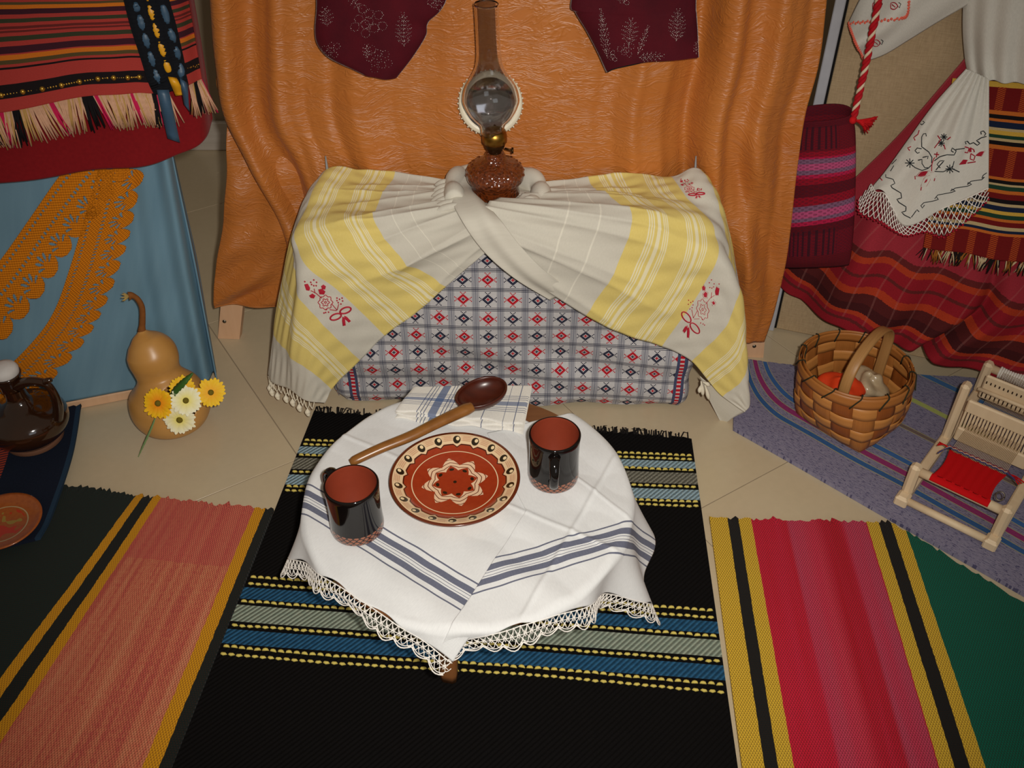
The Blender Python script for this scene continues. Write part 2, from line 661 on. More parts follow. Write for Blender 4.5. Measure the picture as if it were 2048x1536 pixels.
def m_right_rug():
    m = Mat('crimson_striped_wool')
    u, v = m.uv()
    nz = m.noise(m.comb(u * 6.0, v * 60.0), 1.0, 2.0) - .5
    uu = u + nz * 0.004
    Y, K, G = (214, 172, 52), (26, 26, 24), (8, 92, 72)
    st = [(0, Y), (.033 / .7, K), (.055 / .7, Y), (.083 / .7, (190, 24, 48)), (.313 / .7, Y), (.337 / .7, K), (.362 / .7, Y), (.387 / .7, G), (.95, Y)]
    c = m.ramp(uu, st)
    R1, R2 = (198, 26, 50), (190, 66, 92)
    cr_ = m.ramp(u * .7, [(0, R1), (.152, R1), (.158, R2), (.205, (204, 56, 76)), (.225, (186, 22, 42)), (.262, (186, 22, 42)), (.27, R2), (.31, R2)], 'LINEAR')
    d = m.noise(m.comb(u * 30.0, v * 2.0), 1.0, 3.0)
    cr_ = m.mix((d * 1.6 - .6).clamp(), cr_, (206, 40, 70))
    c = m.mix(uu.between(.083 / .7, .313 / .7), c, cr_)
    wv = (v * 800.0 + ((u * 300.0).floor() * 3.14)).sin()
    n = m.noise(m.comb(u * 200.0, v * 200.0), 1.0, 2.0)
    c = m.scale(c, .78 + wv * .10 + n * .24)
    c = m.mix((wv < -.74) * .5, c, (44, 26, 20))
    return m.done(c, .95, wv, .5, .0015, sheen=.05)
XY = ruled([(.400, 1.300), (.55, 1.292), (.72, 1.288), (.80, 1.285), (.86, 1.19), (1.1, .95)], [(.340, .262), (1.04, .262)], 120, 60)
# keep stripes straight: x = linear in s on both edges
sx = np.linspace(0, 1, 120)
far_x = .400 + .7 * sx
far_y = np.where(far_x < .765, 1.298 - .02 * sx, 2.052 - far_x)
near = np.stack([.336 + .7 * sx, np.full(120, .262)], 1)
t = np.linspace(0, 1, 60)[:, None, None]
# sample along constant-x stripes from the far cut to the near edge
far = np.stack([far_x - .062 * (1.298 - far_y), far_y], 1)
XY = far[None] * (1 - t) + near[None] * t
uvn = np.concatenate([np.broadcast_to(sx[None, :, None], (60, 120, 1)), (1.3 - XY[:, :, 1:2])], 2)
rug_r, _ = rug('striped_rug', XY, uvn, m_right_rug(), wob=.002, label='crimson and green rug with yellow stripes at right of the black rug', rag=.003)

def m_purple():
    m = Mat('lilac_rag_weave')
    u, v = m.uv()      # u metres from the lower left edge, v along it
    wobn = m.noise(m.comb(v * 5.0, u * 2.0), 1.0, 1.0) - .5
    uu = u + wobn * .014 - (.16 - v).max(0.0) * (.16 - v).max(0.0) * 3.4
    n = m.noise(m.comb(u * 300.0, v * 60.0), 1.0, 3.0, .7)
    n2 = m.noise(m.comb(u * 420.0, v * 90.0), 1.0, 2.0, .8)
    base = m.mix(n, (96, 92, 124), (156, 150, 166))
    base = m.mix((n2 > .58) * .75, base, (56, 54, 92))
    c = base
    for a, w, col in ((.103, .013, (38, 76, 126)), (.137, .015, (126, 34, 88)), (.172, .013, (44, 84, 140)), (.273, .010, (98, 82, 76)), (.370, .012, (150, 160, 84)), (.477, .016, (52, 92, 140)), (.56, .012, (126, 34, 88))):
        d = (uu - a).abs()
        c = m.mix(d < (w * .5 + .0022), c, (156, 150, 120))
        c = m.mix(d < w * .5, c, m.mix(n2, col, tuple(min(255, q + 26) for q in col)))
    return m.done(c, .95, n2, .6, .002)
A = [(.495, 1.565), (.60, 1.462), (.78, 1.282), (.98, 1.085), (1.30, .76), (1.60, .46)]
B = [(.545, 1.818), (.70, 1.785), (.95, 1.755), (1.20, 1.725), (1.45, 1.63), (1.62, 1.57)]
XY = ruled(B, A, 100, 60)
U = (XY[:, :, 0] + XY[:, :, 1] - 2.06) / math.sqrt(2)
V = (XY[:, :, 0] - XY[:, :, 1] + 1.2) / math.sqrt(2)
rug_p, _ = rug('rag_rug', XY, np.stack([U, V], 2), m_purple(), z0=.0005, th=.0085, wob=.001, label='lilac rag rug with blue and plum stripes under basket and loom', rag=.001)

# ================================================================== draped stand and curtain
CD = np.array([1.302, -.080]); CD = CD / np.linalg.norm(CD)      # along the curtain
CN = np.array([CD[1], -CD[0], 0.0])                                # towards the viewer
if CN[1] > 0: CN = -CN
CP0 = np.array([-.714, 1.896, 0.0])
def oncurt(px, py, off=0.0):
    return atplane(px, py, CP0 + CN * off, CN)

def m_pine(name='pale_pine', c1=(206, 160, 122), c2=(226, 184, 146)):
    m = Mat(name)
    x, y, z = m.objxyz()
    n = m.noise(m.comb(x * 60.0, y * 60.0, z * 4.0), 1.0, 3.0)
    return m.done(m.mix(n, c1, c2), .55, n, .1, .001)
MT_PINE = m_pine()
MT_STEEL = simple('dull_steel', (120, 112, 100), .4, metal=1.0)
st = thing('curtain_stand', 'pale pine frame holding up the orange curtain, feet on the floor', 'stand', CP0)
rot = rotz(math.atan2(CD[1], CD[0]))
for a, (px, row) in enumerate(((455, 683), (1505, 720))):
    p = atz(px, row)
    p[:2] += np.array([-CN[0], -CN[1]]) * .022
    tp = np.array([(-.26, .42)[a], p[1] + (.01, -.01)[a], 1.7])
    gp = Geo()
    hw = np.array([CD[0], CD[1], 0]) * .0275
    hd = CN * .012
    gp.add([q_ + sx * hw + sy * hd for q_ in (np.array([p[0], p[1], 0.0005]), tp) for sx, sy in ((-1, -1), (1, -1), (1, 1), (-1, 1))],
           [(3, 2, 1, 0), (4, 5, 6, 7), (0, 1, 5, 4), (1, 2, 6, 5), (2, 3, 7, 6), (3, 0, 4, 7)])
    post = mesh('post', gp, MT_PINE, st, smooth=False)
    q = p + CN * .0125
    gs = Geo().lathe([(0, .002), (.004, .0016), (.005, 0)], 10, (q[0], q[1], .055 if a == 0 else .035), np.array([[1, 0, 0], [0, 0, -1], [0, 1, 0]]))
    mesh('screw', gs, MT_STEEL, post)
    if a == 0: pl_ = p
    else:
        m_ = (pl_ + p) / 2 + np.array([.1, 0, 0])
        mesh('crossbar', Geo().box((m_[0], m_[1], 1.68), (.95, .03, .05), rot, .002), MT_PINE, st, smooth=False)

def m_satin():
    m = Mat('orange_crinkle_satin')
    u, v = m.uv()
    w0 = m.noise(m.comb(u * 5.0, v * 9.0), 1.0, 2.0)
    w1 = m.noise(m.comb(u * 11.0, v * 42.0 + w0 * 4.0), 1.0, 2.0, .5, 1.2)
    w2 = m.noise(m.comb(u * 24.0 + 7.0, v * 80.0 + w0 * 8.0), 1.0, 2.0, .5, 1.0)
    r1 = (1.0 - (w1 - .5).abs() * 22.0).clamp()
    r2 = (1.0 - (w1 - .60).abs() * 24.0).clamp()
    r3 = (1.0 - (w2 - .5).abs() * 14.0).clamp()
    h = r1 + r2 * .8 + r3 * .5 + w1 * 1.2
    base = m.mix(w0, (176, 100, 40), (194, 119, 54))
    return m.done(base, .42, h, .34, .003, spec=.5, sheen=.05, sheenr=.35)
MT_SATIN = m_satin()
cur = thing('curtain', 'orange crinkled satin curtain hanging behind the lamp', 'curtain', CP0 + np.array([.65, 0, .05]))
# main panel: control rows top to bottom, each (left px, right px, row)
rows = [(395, 1700, -420), (420, 1656, 0), (432, 1640, 130), (450, 1612, 235), (498, 1598, 330), (556, 1585, 440), (585, 1572, 540), (590, 1553, 620), (595, 1530, 690)]
ctrl = []
for l, r, row in rows:
    ctrl.append([oncurt(l + (r - l) * k / 8, row if row < 600 else row - 0 * k, .035) for k in range(9)])
P = patch(np.array(ctrl), 360, 160)
N = np.broadcast_to(CN, P.shape)
S = np.linspace(0, 1, 360)[None]
T = np.linspace(0, 1, 160)[:, None]
sq = lambda x: np.tanh(1.6 * np.sin(x))
fold = .016 * sq(S * 40 + 3.5 * np.sin(S * 7) + 1.2 * np.sin(T * 3)) + .010 * np.sin(S * 27 + 2 + T * 1.5) + .006 * sq(S * 83 + T * 2)
calm = (1 - .72 * np.exp(-((S - .46) / .27) ** 2)) * (.75 + .25 * np.sin(S * 9 + 1))
side = .014 * np.exp(-((S - .87) / .05) ** 2) - .018 * np.exp(-((S - .80) / .03) ** 2) * (T > .1)
# diagonal drag folds towards the right lower corner
drag = .016 * np.sin((S - .93) * 60 - (T - .55) * 22) * np.exp(-((S - .92) / .06) ** 2) * np.clip((T - .35) * 4, 0, 1)
dragl = .014 * np.sin((S - .06) * 50 + (T - .6) * 26) * np.exp(-((S - .08) / .07) ** 2) * np.clip((T - .3) * 4, 0, 1)
D = fold * calm + side + drag + dragl
# gentle turn-back of the free left edge
P = P + N * (D - .02 * np.exp(-S / .01))[:, :, None]
gcur = Geo().grid(P, arcuv(P))
mesh('panel', gcur, MT_SATIN, cur, .0012)
rows = [(433, 640, 150), (452, 640, 235), (455, 650, 330), (447, 655, 430), (437, 655, 510), (429, 655, 570), (430, 655, 612)]
ctrl = [[oncurt(l + (r - l) * k / 5, row, .002 + .020 * min(1, max(0, (row - 250) / 250))) for k in range(6)] for l, r, row in rows]
P = patch(np.array(ctrl), 120, 140)
S = np.linspace(0, 1, 120)[None]
T = np.linspace(0, 1, 140)[:, None]
D = .008 * np.sin(S * 14 + 9 * (T - .5) ** 2 * 4) + .008 * np.sin((T * 9 + S * 7)) * np.clip(T * 2 - .5, 0, 1) + .004 * np.sin(T * 31 + S * 5)
P = P + N[:140, :120] * (D * (1 - .6 * S))[:, :, None]
gcur2 = Geo().grid(P, arcuv(P, (3, 1)))
mesh('side_fold', gcur2, MT_SATIN, cur, .0012)
hem = Geo().tube(P[-1], .0028, 6)
mesh('hem', hem, MT_SATIN, cur)
# ================================================================== cloth-covered chest
def m_check():
    m = Mat('navy_check_with_woven_motifs')
    u, v = m.uv()
    n = m.noise(m.comb(u * 300.0, v * 300.0), 1.0, 2.0)
    W, NV_, RD = (206, 202, 202), (44, 46, 66), (190, 24, 40)
    cw, ch = .0523, .0472
    a = (u + .0505) / cw + 40.5
    b = (v - .397) / ch + 40.5
    fx, fy = a.frac() - .5, b.frac() - .5
    ax, ay = fx.abs(), fy.abs()
    par = ((a.floor() + b.floor()) * .5).frac() > .25
    c = m.scale(W, .9 + n * .2)
    # vertical bundles of greyish threads
    vb = (ax > .36)
    vl = ((ax * 2 * pi / .058).sin() > -.1)
    c = m.mix(vb * vl * .82, c, (82, 88, 112))
    hb = (ay > .37)
    hl = ((ay * 2 * pi / .07 + 1.5).sin() > .1)
    c = m.mix(hb * hl * .9, c, NV_)
    # motif: stepped diamond with hooks and a dot of the other colour
    q = 21.0
    X_, Y_ = ((ax * q) + .5).floor(), ((ay * q * .95) + .5).floor()
    A, B_ = X_.max(Y_), X_.min(Y_)
    ring = (A + B_).between(2.6, 5.6)
    hook = A.between(4.6, 7.6) * ((B_ - A + 5.0).abs() < .8)
    mot = (ring + hook).clamp()
    dot = ((A + B_) < 1.4)
    c1 = m.mix(par, NV_, RD)
    c2 = m.mix(par, RD, NV_)
    c = m.mix(mot, c, c1)
    c = m.mix(dot, c, c2)
    # side borders with a dashed red line
    for e in (-.36, .372):
        du = (u - e)
        c = m.mix(du.abs() < .011, c, m.mix(n, (58, 64, 92), (84, 90, 120)))
        dash = (v * 95.0).frac() > .4
        c = m.mix((du.abs() < .0045), c, m.mix(dash, (210, 190, 190), RD))
    wv = weave(m, u, v, 5200.0)
    return m.done(c, .9, wv + n, .4, .0012)

BX0, BX1, BY0, BY1, BZ = -.404, .398, 1.640, 1.79, .474
LZ = .500
SKEW = -.035
def ringpt(q, n=260):
    pass
RR = .022
segs = []
def boxring(n=300):
    """rounded rectangle in plan, returns points, outward normals and u"""
    pts, nr = [], []
    cs = [((BX0 + RR, BY0 + RR), pi, 1.5 * pi), ((BX1 - RR, BY0 + RR), 1.5 * pi, 2 * pi), ((BX1 - RR, BY1 - RR), 0, .5 * pi), ((BX0 + RR, BY1 - RR), .5 * pi, pi)]
    for (cx, cy), a0, a1 in cs:
        for k in range(9):
            a = a0 + (a1 - a0) * k / 8
            pts.append((cx + RR * math.cos(a), cy + RR * math.sin(a)))
    pts = np.array(pts + pts[:1])
    L = np.concatenate([[0], np.cumsum(np.linalg.norm(np.diff(pts, axis=0), axis=1))])
    x = np.linspace(0, L[-1], n)
    P = np.stack([np.interp(x, L, pts[:, 0]), np.interp(x, L, pts[:, 1])], 1)
    d = np.gradient(P, axis=0)
    nn = np.stack([d[:, 1], -d[:, 0]], 1)
    nn /= np.linalg.norm(nn, axis=1)[:, None]
    # u so that the front face carries u == x
    i0 = L[8]
    return P, nn, x - i0 + BX0 + RR
RP, RN, RU = boxring(420)
nz = 130
Zs = np.linspace(.008, BZ, nz)
P = np.zeros((nz, len(RP), 3))
TT = np.linspace(0, 1, nz)[:, None]
D = .004 * np.sin(RU[None] * 19 + TT * 6) * (1 - TT) + .004 * np.sin(RU[None] * 9 - TT * 11 + 1) + .003 * np.sin(TT * 26 + RU[None] * 13 + 2 * np.sin(RU[None] * 7)) * np.exp(-((TT - .22) / .18) ** 2) * 1.6
D = D + .006 * np.exp(-TT / .03) * np.sin(RU[None] * 31)
D = D - .012 * np.clip(.05 - TT, 0, 1) / .05
P[:, :, 0] = RP[None, :, 0] + RN[None, :, 0] * D
P[:, :, 1] = RP[None, :, 1] + RN[None, :, 1] * D + SKEW * RP[None, :, 0]
P[:, :, 2] = Zs[:, None] + .004 * np.sin(RU[None] * 6 + 1) * (1 - TT) + (RP[None, :, 0] < -.3) * 0
uvn = np.stack([np.broadcast_to(RU[None], (nz, len(RP))), np.broadcast_to(Zs[:, None], (nz, len(RP)))], 2)
g = Geo().grid(P, uvn)
# top
ctr = np.array([0, (BY0 + BY1) / 2, BZ + .004])
rings = [P[-1], P[-1] * .985 + ctr * .015 + [0, 0, .004]] + [P[-1] * (1 - k) + ctr * k + [0, 0, .004 * (1 - k)] for k in (.15, .6, .98)]
Tp = np.stack(rings)
g.grid(Tp, Tp[:, :, :2])
chest = thing('covered_chest', 'chest wrapped in white cloth with navy checks and red woven motifs', 'chest', (0, 1.71, 0))
mesh('check_cloth', g, m_check(), chest)
MT_TIP = simple('grey_metal_tip', (140, 140, 140), .5)
for px, y0 in ((652, 1.815), (1393, 1.79)):
    a, b = aty(px + 3, 345, y0), aty(px - 1, 312, y0)
    a[2] = BZ - .02
    mesh('corner_tip', Geo().tube(np.array([a, (a + b) / 2, b]), [.005, .004, .0012], 8), MT_TIP, chest)

# ================================================================== yellow-striped shawl
def m_shawl():
    m = Mat('cream_and_yellow_striped_cotton')
    u, v = m.uv()
    n = m.noise(m.comb(u * 500.0, v * 160.0), 1.0, 2.0)
    n2 = m.noise(m.comb(u * 4.0, v * 5.0), 1.0, 3.0)
    W, Y = m.mix(n, (204, 198, 184), (216, 210, 196)), m.mix(n, (222, 198, 110), (232, 210, 130))
    c = m.mix(u.between(.20, .36), W, Y)
    c = m.mix(u.between(.42, .535), c, Y)
    for c0 in (.245, .318, .478):
        d = (u - c0).abs()
        li = (d < .0032) + ((d - .0095).abs() < .0011) + ((d - .0135).abs() < .0011) + ((d - .0175).abs() < .0011)
        c = m.mix(li.clamp() * .8, c, (238, 230, 200))
    for c0 in (.11, .155):
        c = m.mix(((u - c0).abs() < .0012) * .6, c, (236, 230, 214))
    c = m.scale(c, .95 + n2 * .1)
    return m.done(c, .92, weave(m, u, v, 5600.0) + n, .35, .001, sheen=.05)
MT_SHAWL = m_shawl()
shawl = thing('shawl', 'cream shawl with broad yellow stripes and red flowers, draped over the chest', 'shawl', (0, 1.7, BZ))
UC = [0, .20, .28, .36, .42, .52, .60]
def lobe(px, yy, nu, nv, sgn):
    ctrl = np.array([[aty(p[0], p[1], y) for p, y in zip(pr, yr)] for pr, yr in zip(px, yy)])
    P = patch(ctrl, nu, nv)
    U = cr(np.array(UC), nu)
    uvn = np.stack([np.broadcast_to(U[None], (nv, nu)), arcuv(P)[:, :, 1]], 2)
    S = np.linspace(0, 1, nu)[None]
    T = np.linspace(0, 1, nv)[:, None]
    N = normals(P)
    rid = lambda x: 1 - 2 * np.abs(np.sin(x)) ** .7
    D = .0075 * rid(T * 11 + S * 1.5 * sgn + .4) * np.exp(-((S - .16) / .22) ** 2) + .004 * rid(T * 19 + 1 - S * 3) * np.exp(-((S - .1) / .2) ** 2)
    D = D + .006 * np.sin(T * 11 + 2.2 - S * 3) * S ** .6 * (1 - .6 * T)
    D = D + .012 * np.exp(-((T - .72 + .18 * S) / .07) ** 2) * np.exp(-((S - .55) / .3) ** 2)
    D = D - .010 * np.exp(-((T - .60 + .18 * S) / .05) ** 2) * np.exp(-((S - .5) / .3) ** 2)
    D = D + .0012 * np.sin(T * 70 + S * 30) * np.sin(S * 25)
    D = D + .006
    return P + N * D[:, :, None], uvn
L_px = [[(905, 365), (791, 347), (720, 344), (657, 344), (601, 440), (560, 620), (537, 750)],
        [(908, 385), (764, 392), (690, 395), (620, 408), (592, 490), (562, 655), (556, 765)],
        [(912, 408), (748, 438), (676, 450), (592, 492), (594, 560), (580, 690), (582, 779)],
        [(935, 450), (800, 512), (742, 542), (680, 580), (642, 640), (622, 722), (613, 796)],
        [(972, 505), (892, 574), (835, 622), (770, 669), (720, 719), (668, 770), (650, 804)]]
L_y = [[1.775, 1.815, 1.82, 1.815, 1.77, 1.72, 1.69],
       [1.735, 1.735, 1.735, 1.73, 1.70, 1.67, 1.655],
       [1.665, 1.648, 1.645, 1.645, 1.63, 1.615, 1.61],
       [1.612, 1.612, 1.614, 1.61, 1.60, 1.592, 1.59],
       [1.604, 1.608, 1.610, 1.612, 1.61, 1.602, 1.592]]
PL, uL = lobe(L_px, L_y, 220, 150, 1)
gL = Geo().grid(PL, uL)
mesh('left_drape', gL, MT_SHAWL, shawl, .0015)
R_px = [[(1075, 368), (1176, 364), (1262, 357), (1342, 361), (1397, 343), (1436, 430), (1462, 520)],
        [(1050, 395), (1205, 390), (1290, 395), (1372, 400), (1432, 418), (1456, 510), (1474, 640)],
        [(985, 405), (1262, 425), (1350, 440), (1432, 470), (1462, 540), (1476, 650), (1485, 745)],
        [(962, 440), (1238, 522), (1330, 552), (1404, 570), (1455, 640), (1482, 735), (1491, 805)],
        [(973, 506), (1172, 632), (1250, 668), (1323, 690), (1383, 720), (1436, 782), (1489, 822)]]
R_y = [[1.775, 1.79, 1.79, 1.785, 1.775, 1.735, 1.70],
       [1.72, 1.715, 1.71, 1.705, 1.69, 1.66, 1.645],
       [1.655, 1.63, 1.625, 1.62, 1.605, 1.595, 1.585],
       [1.612, 1.598, 1.594, 1.59, 1.58, 1.572, 1.566],
       [1.602, 1.588, 1.586, 1.588, 1.584, 1.574, 1.56]]
PR, uR = lobe(R_px, R_y, 220, 150, -1)
gR = Geo().grid(PR, uR)
mesh('right_drape', gR, MT_SHAWL, shawl, .0015)
# crossing strap at the front and the roll round the lamp foot
def strip(L, R, ys, nu, nv, bulge, u0):
    ctrl = []
    for (l, r, y) in zip(L, R, ys):
        a, b = aty(l[0], l[1], y), aty(r[0], r[1], y)
        ctrl.append([a, a * .67 + b * .33, a * .33 + b * .67, b])
    P = patch(np.array(ctrl), nu, nv)
    S = np.linspace(0, 1, nu)[None]
    T = np.linspace(0, 1, nv)[:, None]
    D = bulge * np.sin(S * pi) * (1 - T ** 3) + .0025 * np.sin(S * 9 + T * 3)
    P = P + normals(P) * D[:, :, None]
    uvn = arcuv(P)
    uvn[:, :, 0] = u0
    return P, uvn
PS, uS = strip([(922, 346), (905, 372), (905, 405), (928, 448), (972, 506), (1030, 556), (1100, 600)],
               [(945, 362), (945, 386), (968, 404), (1000, 440), (1040, 492), (1092, 545), (1150, 585)],
               [1.785, 1.735, 1.662, 1.604, 1.590, 1.587, 1.604], 40, 90, .010, .05)
gS = Geo().grid(PS, uS)
mesh('strap', gS, MT_SHAWL, shawl, .0015)
cpts = np.array([aty(*q) for q in ((908, 395, 1.67), (906, 366, 1.735), (922, 344, 1.795), (985, 338, 1.812), (1048, 346, 1.80), (1078, 364, 1.765), (1080, 392, 1.72), (1060, 408, 1.69))])
cc = cr(cpts, 70)
cc[:, 2] -= .010
cc += np.stack([.002 * np.sin(np.linspace(0, 31, 70)), .002 * np.sin(np.linspace(1, 26, 70)), .002 * np.sin(np.linspace(0, 40, 70))], 1)
gC = Geo().tube(cc, .019 + .0025 * np.sin(np.linspace(0, 33, 70)), 18, flat=1.25)
gC.uv = [np.concatenate(gC.uv) * [0, 1] + [.05, 0]]
mesh('collar_roll', gC, MT_SHAWL, shawl)
# cloth bunched under the lamp foot
rr_ = np.linspace(0, 1, 12)[:, None]
aa_ = np.linspace(0, 2 * pi, 60)[None]
ctrx = np.array([-.034, 1.738])
Pd = np.stack([ctrx[0] + (.100 * rr_) * np.cos(aa_), ctrx[1] + (.072 * rr_) * np.sin(aa_), .4975 - .014 * rr_ ** 3 + .003 * np.sin(aa_ * 7) * rr_ * (rr_ > .6)], 2)
gD = Geo().grid(Pd, np.full((12, 60, 2), .05))
mesh('lamp_seat', gD, MT_SHAWL, shawl, .001)
# pinched knot at the left of the collar
gK = Geo()
for k in range(7):
    a = aty(903 + 2 * k, 372 + 7 * k, 1.745 - .016 * k)
    b = aty(868 - 3 * k, 366 + 11 * k, 1.75 - .016 * k)
    gK.tube(cr(np.array([b - [0, 0, .006], (a + b) / 2 + [0, 0, .004], a + [0, 0, .004]]), 8), [.001, .004, .006, .0075, .0085, .0085, .008, .006], 8)
gK.uv = [np.concatenate(gK.uv) * [0, 1] + [.03, 0]]
mesh('knot', gK, MT_SHAWL, shawl)
# white turned corner under the right tip
ctrl = np.array([[aty(1400, 752, 1.592), aty(1440, 785, 1.59), aty(1490, 823, 1.575)], [aty(1412, 785, 1.598), aty(1435, 812, 1.596), aty(1470, 833, 1.585)], [aty(1440, 842, 1.60), aty(1448, 846, 1.60), aty(1456, 842, 1.595)]])
P = patch(ctrl, 24, 24)
uvn = arcuv(P); uvn[:, :, 0] = .05
gT = Geo().grid(P, uvn)
mesh('turned_corner', gT, MT_SHAWL, shawl, .0012)
# knotted tassel trim
MT_COTTON = simple('cream_cotton_thread', (226, 216, 194), .95, .1, 300.0)
gF = Geo()
hemL = PL[:, -1]
pts = hemL[np.linspace(4, 128, 15).astype(int)]
for k in range(14):
    a, b = pts[k], pts[k + 1]
    mid = (a + b) / 2 - [0, .004, .018]
    for q in (a, b):
        gF.tube(cr(np.array([q, (q + mid) / 2 + rng.normal(0, .002, 3), mid]), 6), .0011, 5)
    if k % 2 == 0:
        e = mid - np.array([0, .004, .012])
        e[2] = max(e[2], .010)
        gF.tube(cr(np.array([mid, (mid + e) / 2, e, e + [.003, -.004, -.006]]), 9), [.0012, .002, .0042, .006, .0068, .006, .005, .004, .001], 8)
for (x0, y0, x1, y1) in ((1402, 762, 1406, 792), (1410, 770, 1418, 800), (1405, 764, 1420, 772), (1402, 770, 1398, 786)):
    a, b = aty(x0, y0, 1.585), aty(x1, y1, 1.58)
    gF.tube(cr(np.array([a, (a + b) / 2 + [0, 0, .002], b]), 7), [.0012, .002, .003, .0042, .005, .004, .001], 7)
tag(mesh('tassel_trim', gF, MT_COTTON, shawl), kind='stuff')
# embroidered sprays
MT_RED = simple('crimson_embroidery_thread', (176, 18, 46), .7, .12, 400.0)
def spray():
    """traced once in its own frame: lines, filled shapes, dots"""
    L, Fm, Dt = [], [], []
    bow = (475, 915)
    L.append([(300, 770), (330, 785), (365, 815)]); L.append([(425, 850), (455, 885)]); L.append([(320, 760), (325, 785)])
    L.append([(455, 885), (465, 850)]); L.append([(452, 888), (412, 882)])
    fl = [(345 + 42 + 40 * math.cos(a) * (1 + .12 * math.cos(8 * a)), 840 + 40 * math.sin(a) * (1 + .12 * math.cos(8 * a))) for a in np.linspace(0, 2 * pi, 33)[:-1]]
    L.append(fl + fl[:1])
    f2 = [(387 + 20 * math.cos(a) * (1 + .25 * math.cos(6 * a)), 840 + 20 * math.sin(a) * (1 + .25 * math.cos(6 * a))) for a in np.linspace(0, 2 * pi, 31)[:-1]]
    L.append(f2 + f2[:1])
    f3 = [(387 + 6 * math.cos(a), 840 + 6 * math.sin(a)) for a in np.linspace(0, 2 * pi, 9)[:-1]]
    L.append(f3 + f3[:1])
    Fm.append([(345, 765), (365, 760), (385, 775), (378, 792), (352, 790)]); Fm.append([(362, 745), (375, 735), (388, 745), (384, 762), (368, 762)])
    Fm.append([(292, 800), (310, 788), (326, 800), (318, 815), (300, 812)]); Fm.append([(264, 735), (282, 730), (296, 755), (292, 770), (275, 768)])
    for p in ((265, 718), (300, 722), (318, 708), (334, 722), (318, 742), (305, 735), (332, 742), (455, 830), (470, 822), (485, 815), (488, 832), (478, 850), (462, 842), (392, 882), (388, 900), (405, 898), (378, 903), (455, 815)):
        Dt.append(p)
    for (cx, cy, rx, ry, rot_) in ((505, 887, 34, 17, -.35), (447, 925, 34, 17, -.35)):
        ring = []
        for a in np.linspace(0, 2 * pi, 19):
            x, y = rx * math.cos(a), ry * math.sin(a)
            ring.append((cx + x * math.cos(rot_) - y * math.sin(rot_), cy + x * math.sin(rot_) + y * math.cos(rot_)))
        L.append(('thick', ring))
    Fm.append([(488, 925), (500, 930), (505, 975), (490, 978), (486, 950)]); Fm.append([(498, 920), (512, 925), (536, 950), (525, 958), (505, 940)])
    return L, Fm, Dt
def put_spray(geos, fn, name):
    bv = bvh_of(*geos)
    g = Geo()
    L, Fm, Dt = spray()
    for l in L:
        if l[0] == 'thick':
            stitch(g, bv, [fn(p) for p in l[1]], .0019, .0008)
        else:
            stitch(g, bv, [fn(p) for p in l], .0009, .0010, 3.0)
    for f in Fm:
        leaf(g, bv, [fn(p) for p in f])
    for p in Dt:
        x, y = fn(p)
        blob(g, bv, x, y, .0019)
    if g.n:
        mesh(name, g, MT_RED, shawl)
put_spray([gL], lambda p: (520 + p[0] / 2.954, 320 + p[1] / 2.954), 'embroidered_spray')
def aff(src, dst):
    A = np.array([[x, y, 1] for x, y in src]); B = np.array(dst)
    M = np.linalg.solve(A, B)
    return lambda p: tuple(np.array([p[0], p[1], 1.0]) @ M)
put_spray([gR], aff([(475, 915), (387, 840), (300, 870)], [(1000 + 1085 / 2.844, 320 + 935 / 2.844), (1000 + 1153 / 2.844, 320 + 848 / 2.844), (1000 + 1225 / 2.844, 320 + 905 / 2.844)]), 'embroidered_spray')
put_spray([gR], aff([(475, 915), (387, 840), (540, 850)], [(1392, 390), (1379, 378), (1412, 385)]), 'embroidered_spray')

# ================================================================== oil lamp
LX, LY = -.034, 1.74
def lz(row): return aty(985, row, LY)[2]
lamp = thing('oil_lamp', 'old oil lamp with amber glass font and tall clear chimney', 'lamp', (LX, LY, LZ))
m = Mat('amber_pressed_glass')
n = m.voronoi(m.tc('Object'), 150.0)
MT_AMBER = m.done(m.mix(n, (70, 28, 10), (124, 56, 18)), .12, n, .8, .004, spec=.8, coat=.6, coatr=.05)
z0 = LZ
prof = [(0, 0), (.046, 0), (.05, .004), (.048, .016), (.050, .026), (.0575, .034), (.0595, .045), (.056, .056), (.044, .066), (.026, .072), (.019, .076), (.021, .084), (.018, .090), (0, .091)]
gl = Geo().lathe([(r, z0 + z) for r, z in prof], 40, (LX, LY, 0))
for k in range(48):      # pressed bumps on the shoulder
    a = 2 * pi * k / 16 + (k // 16) * .2
    rr, zz = ((.0530, .055), (.0565, .046), (.046, .062))[k // 16]
    gl.ball((LX + rr * math.cos(a), LY + rr * math.sin(a), z0 + zz), .0045, 6, 4)
mesh('font', gl, MT_AMBER, lamp)
MT_BRASS = simple('aged_brass', (150, 112, 48), .35, .25, 60.0, metal=1.0)
MT_DBRASS = simple('tarnished_brass', (70, 48, 24), .45, .3, 60.0, metal=.9)
zb = z0 + .090
gb = Geo().lathe([(.012, zb - .002), (.014, zb + .004), (.019, zb + .012), (.021, zb + .018), (.021, zb + .021)], 28, (LX, LY, 0))
mesh('burner_collar', gb, MT_DBRASS, lamp)
gb = Geo().lathe([(.021, zb + .020), (.0245, zb + .024), (.0245, zb + .036), (.022, zb + .046), (.018, zb + .048), (.006, zb + .05), (0, zb + .05)], 28, (LX, LY, 0))
br = mesh('burner', gb, MT_BRASS, lamp)
gk = Geo().tube(np.array([(LX + .02, LY - .006, zb + .012), (LX + .034, LY - .012, zb + .010)]), .0018, 8)
gk.lathe([(0, -.002), (.006, -.002), (.006, .002), (0, .002)], 14, (LX + .035, LY - .012, zb + .010), np.array([[0, 0, 1], [0, 1, 0], [-1, 0, 0]]))
mesh('wick_knob', gk, MT_DBRASS, lamp)
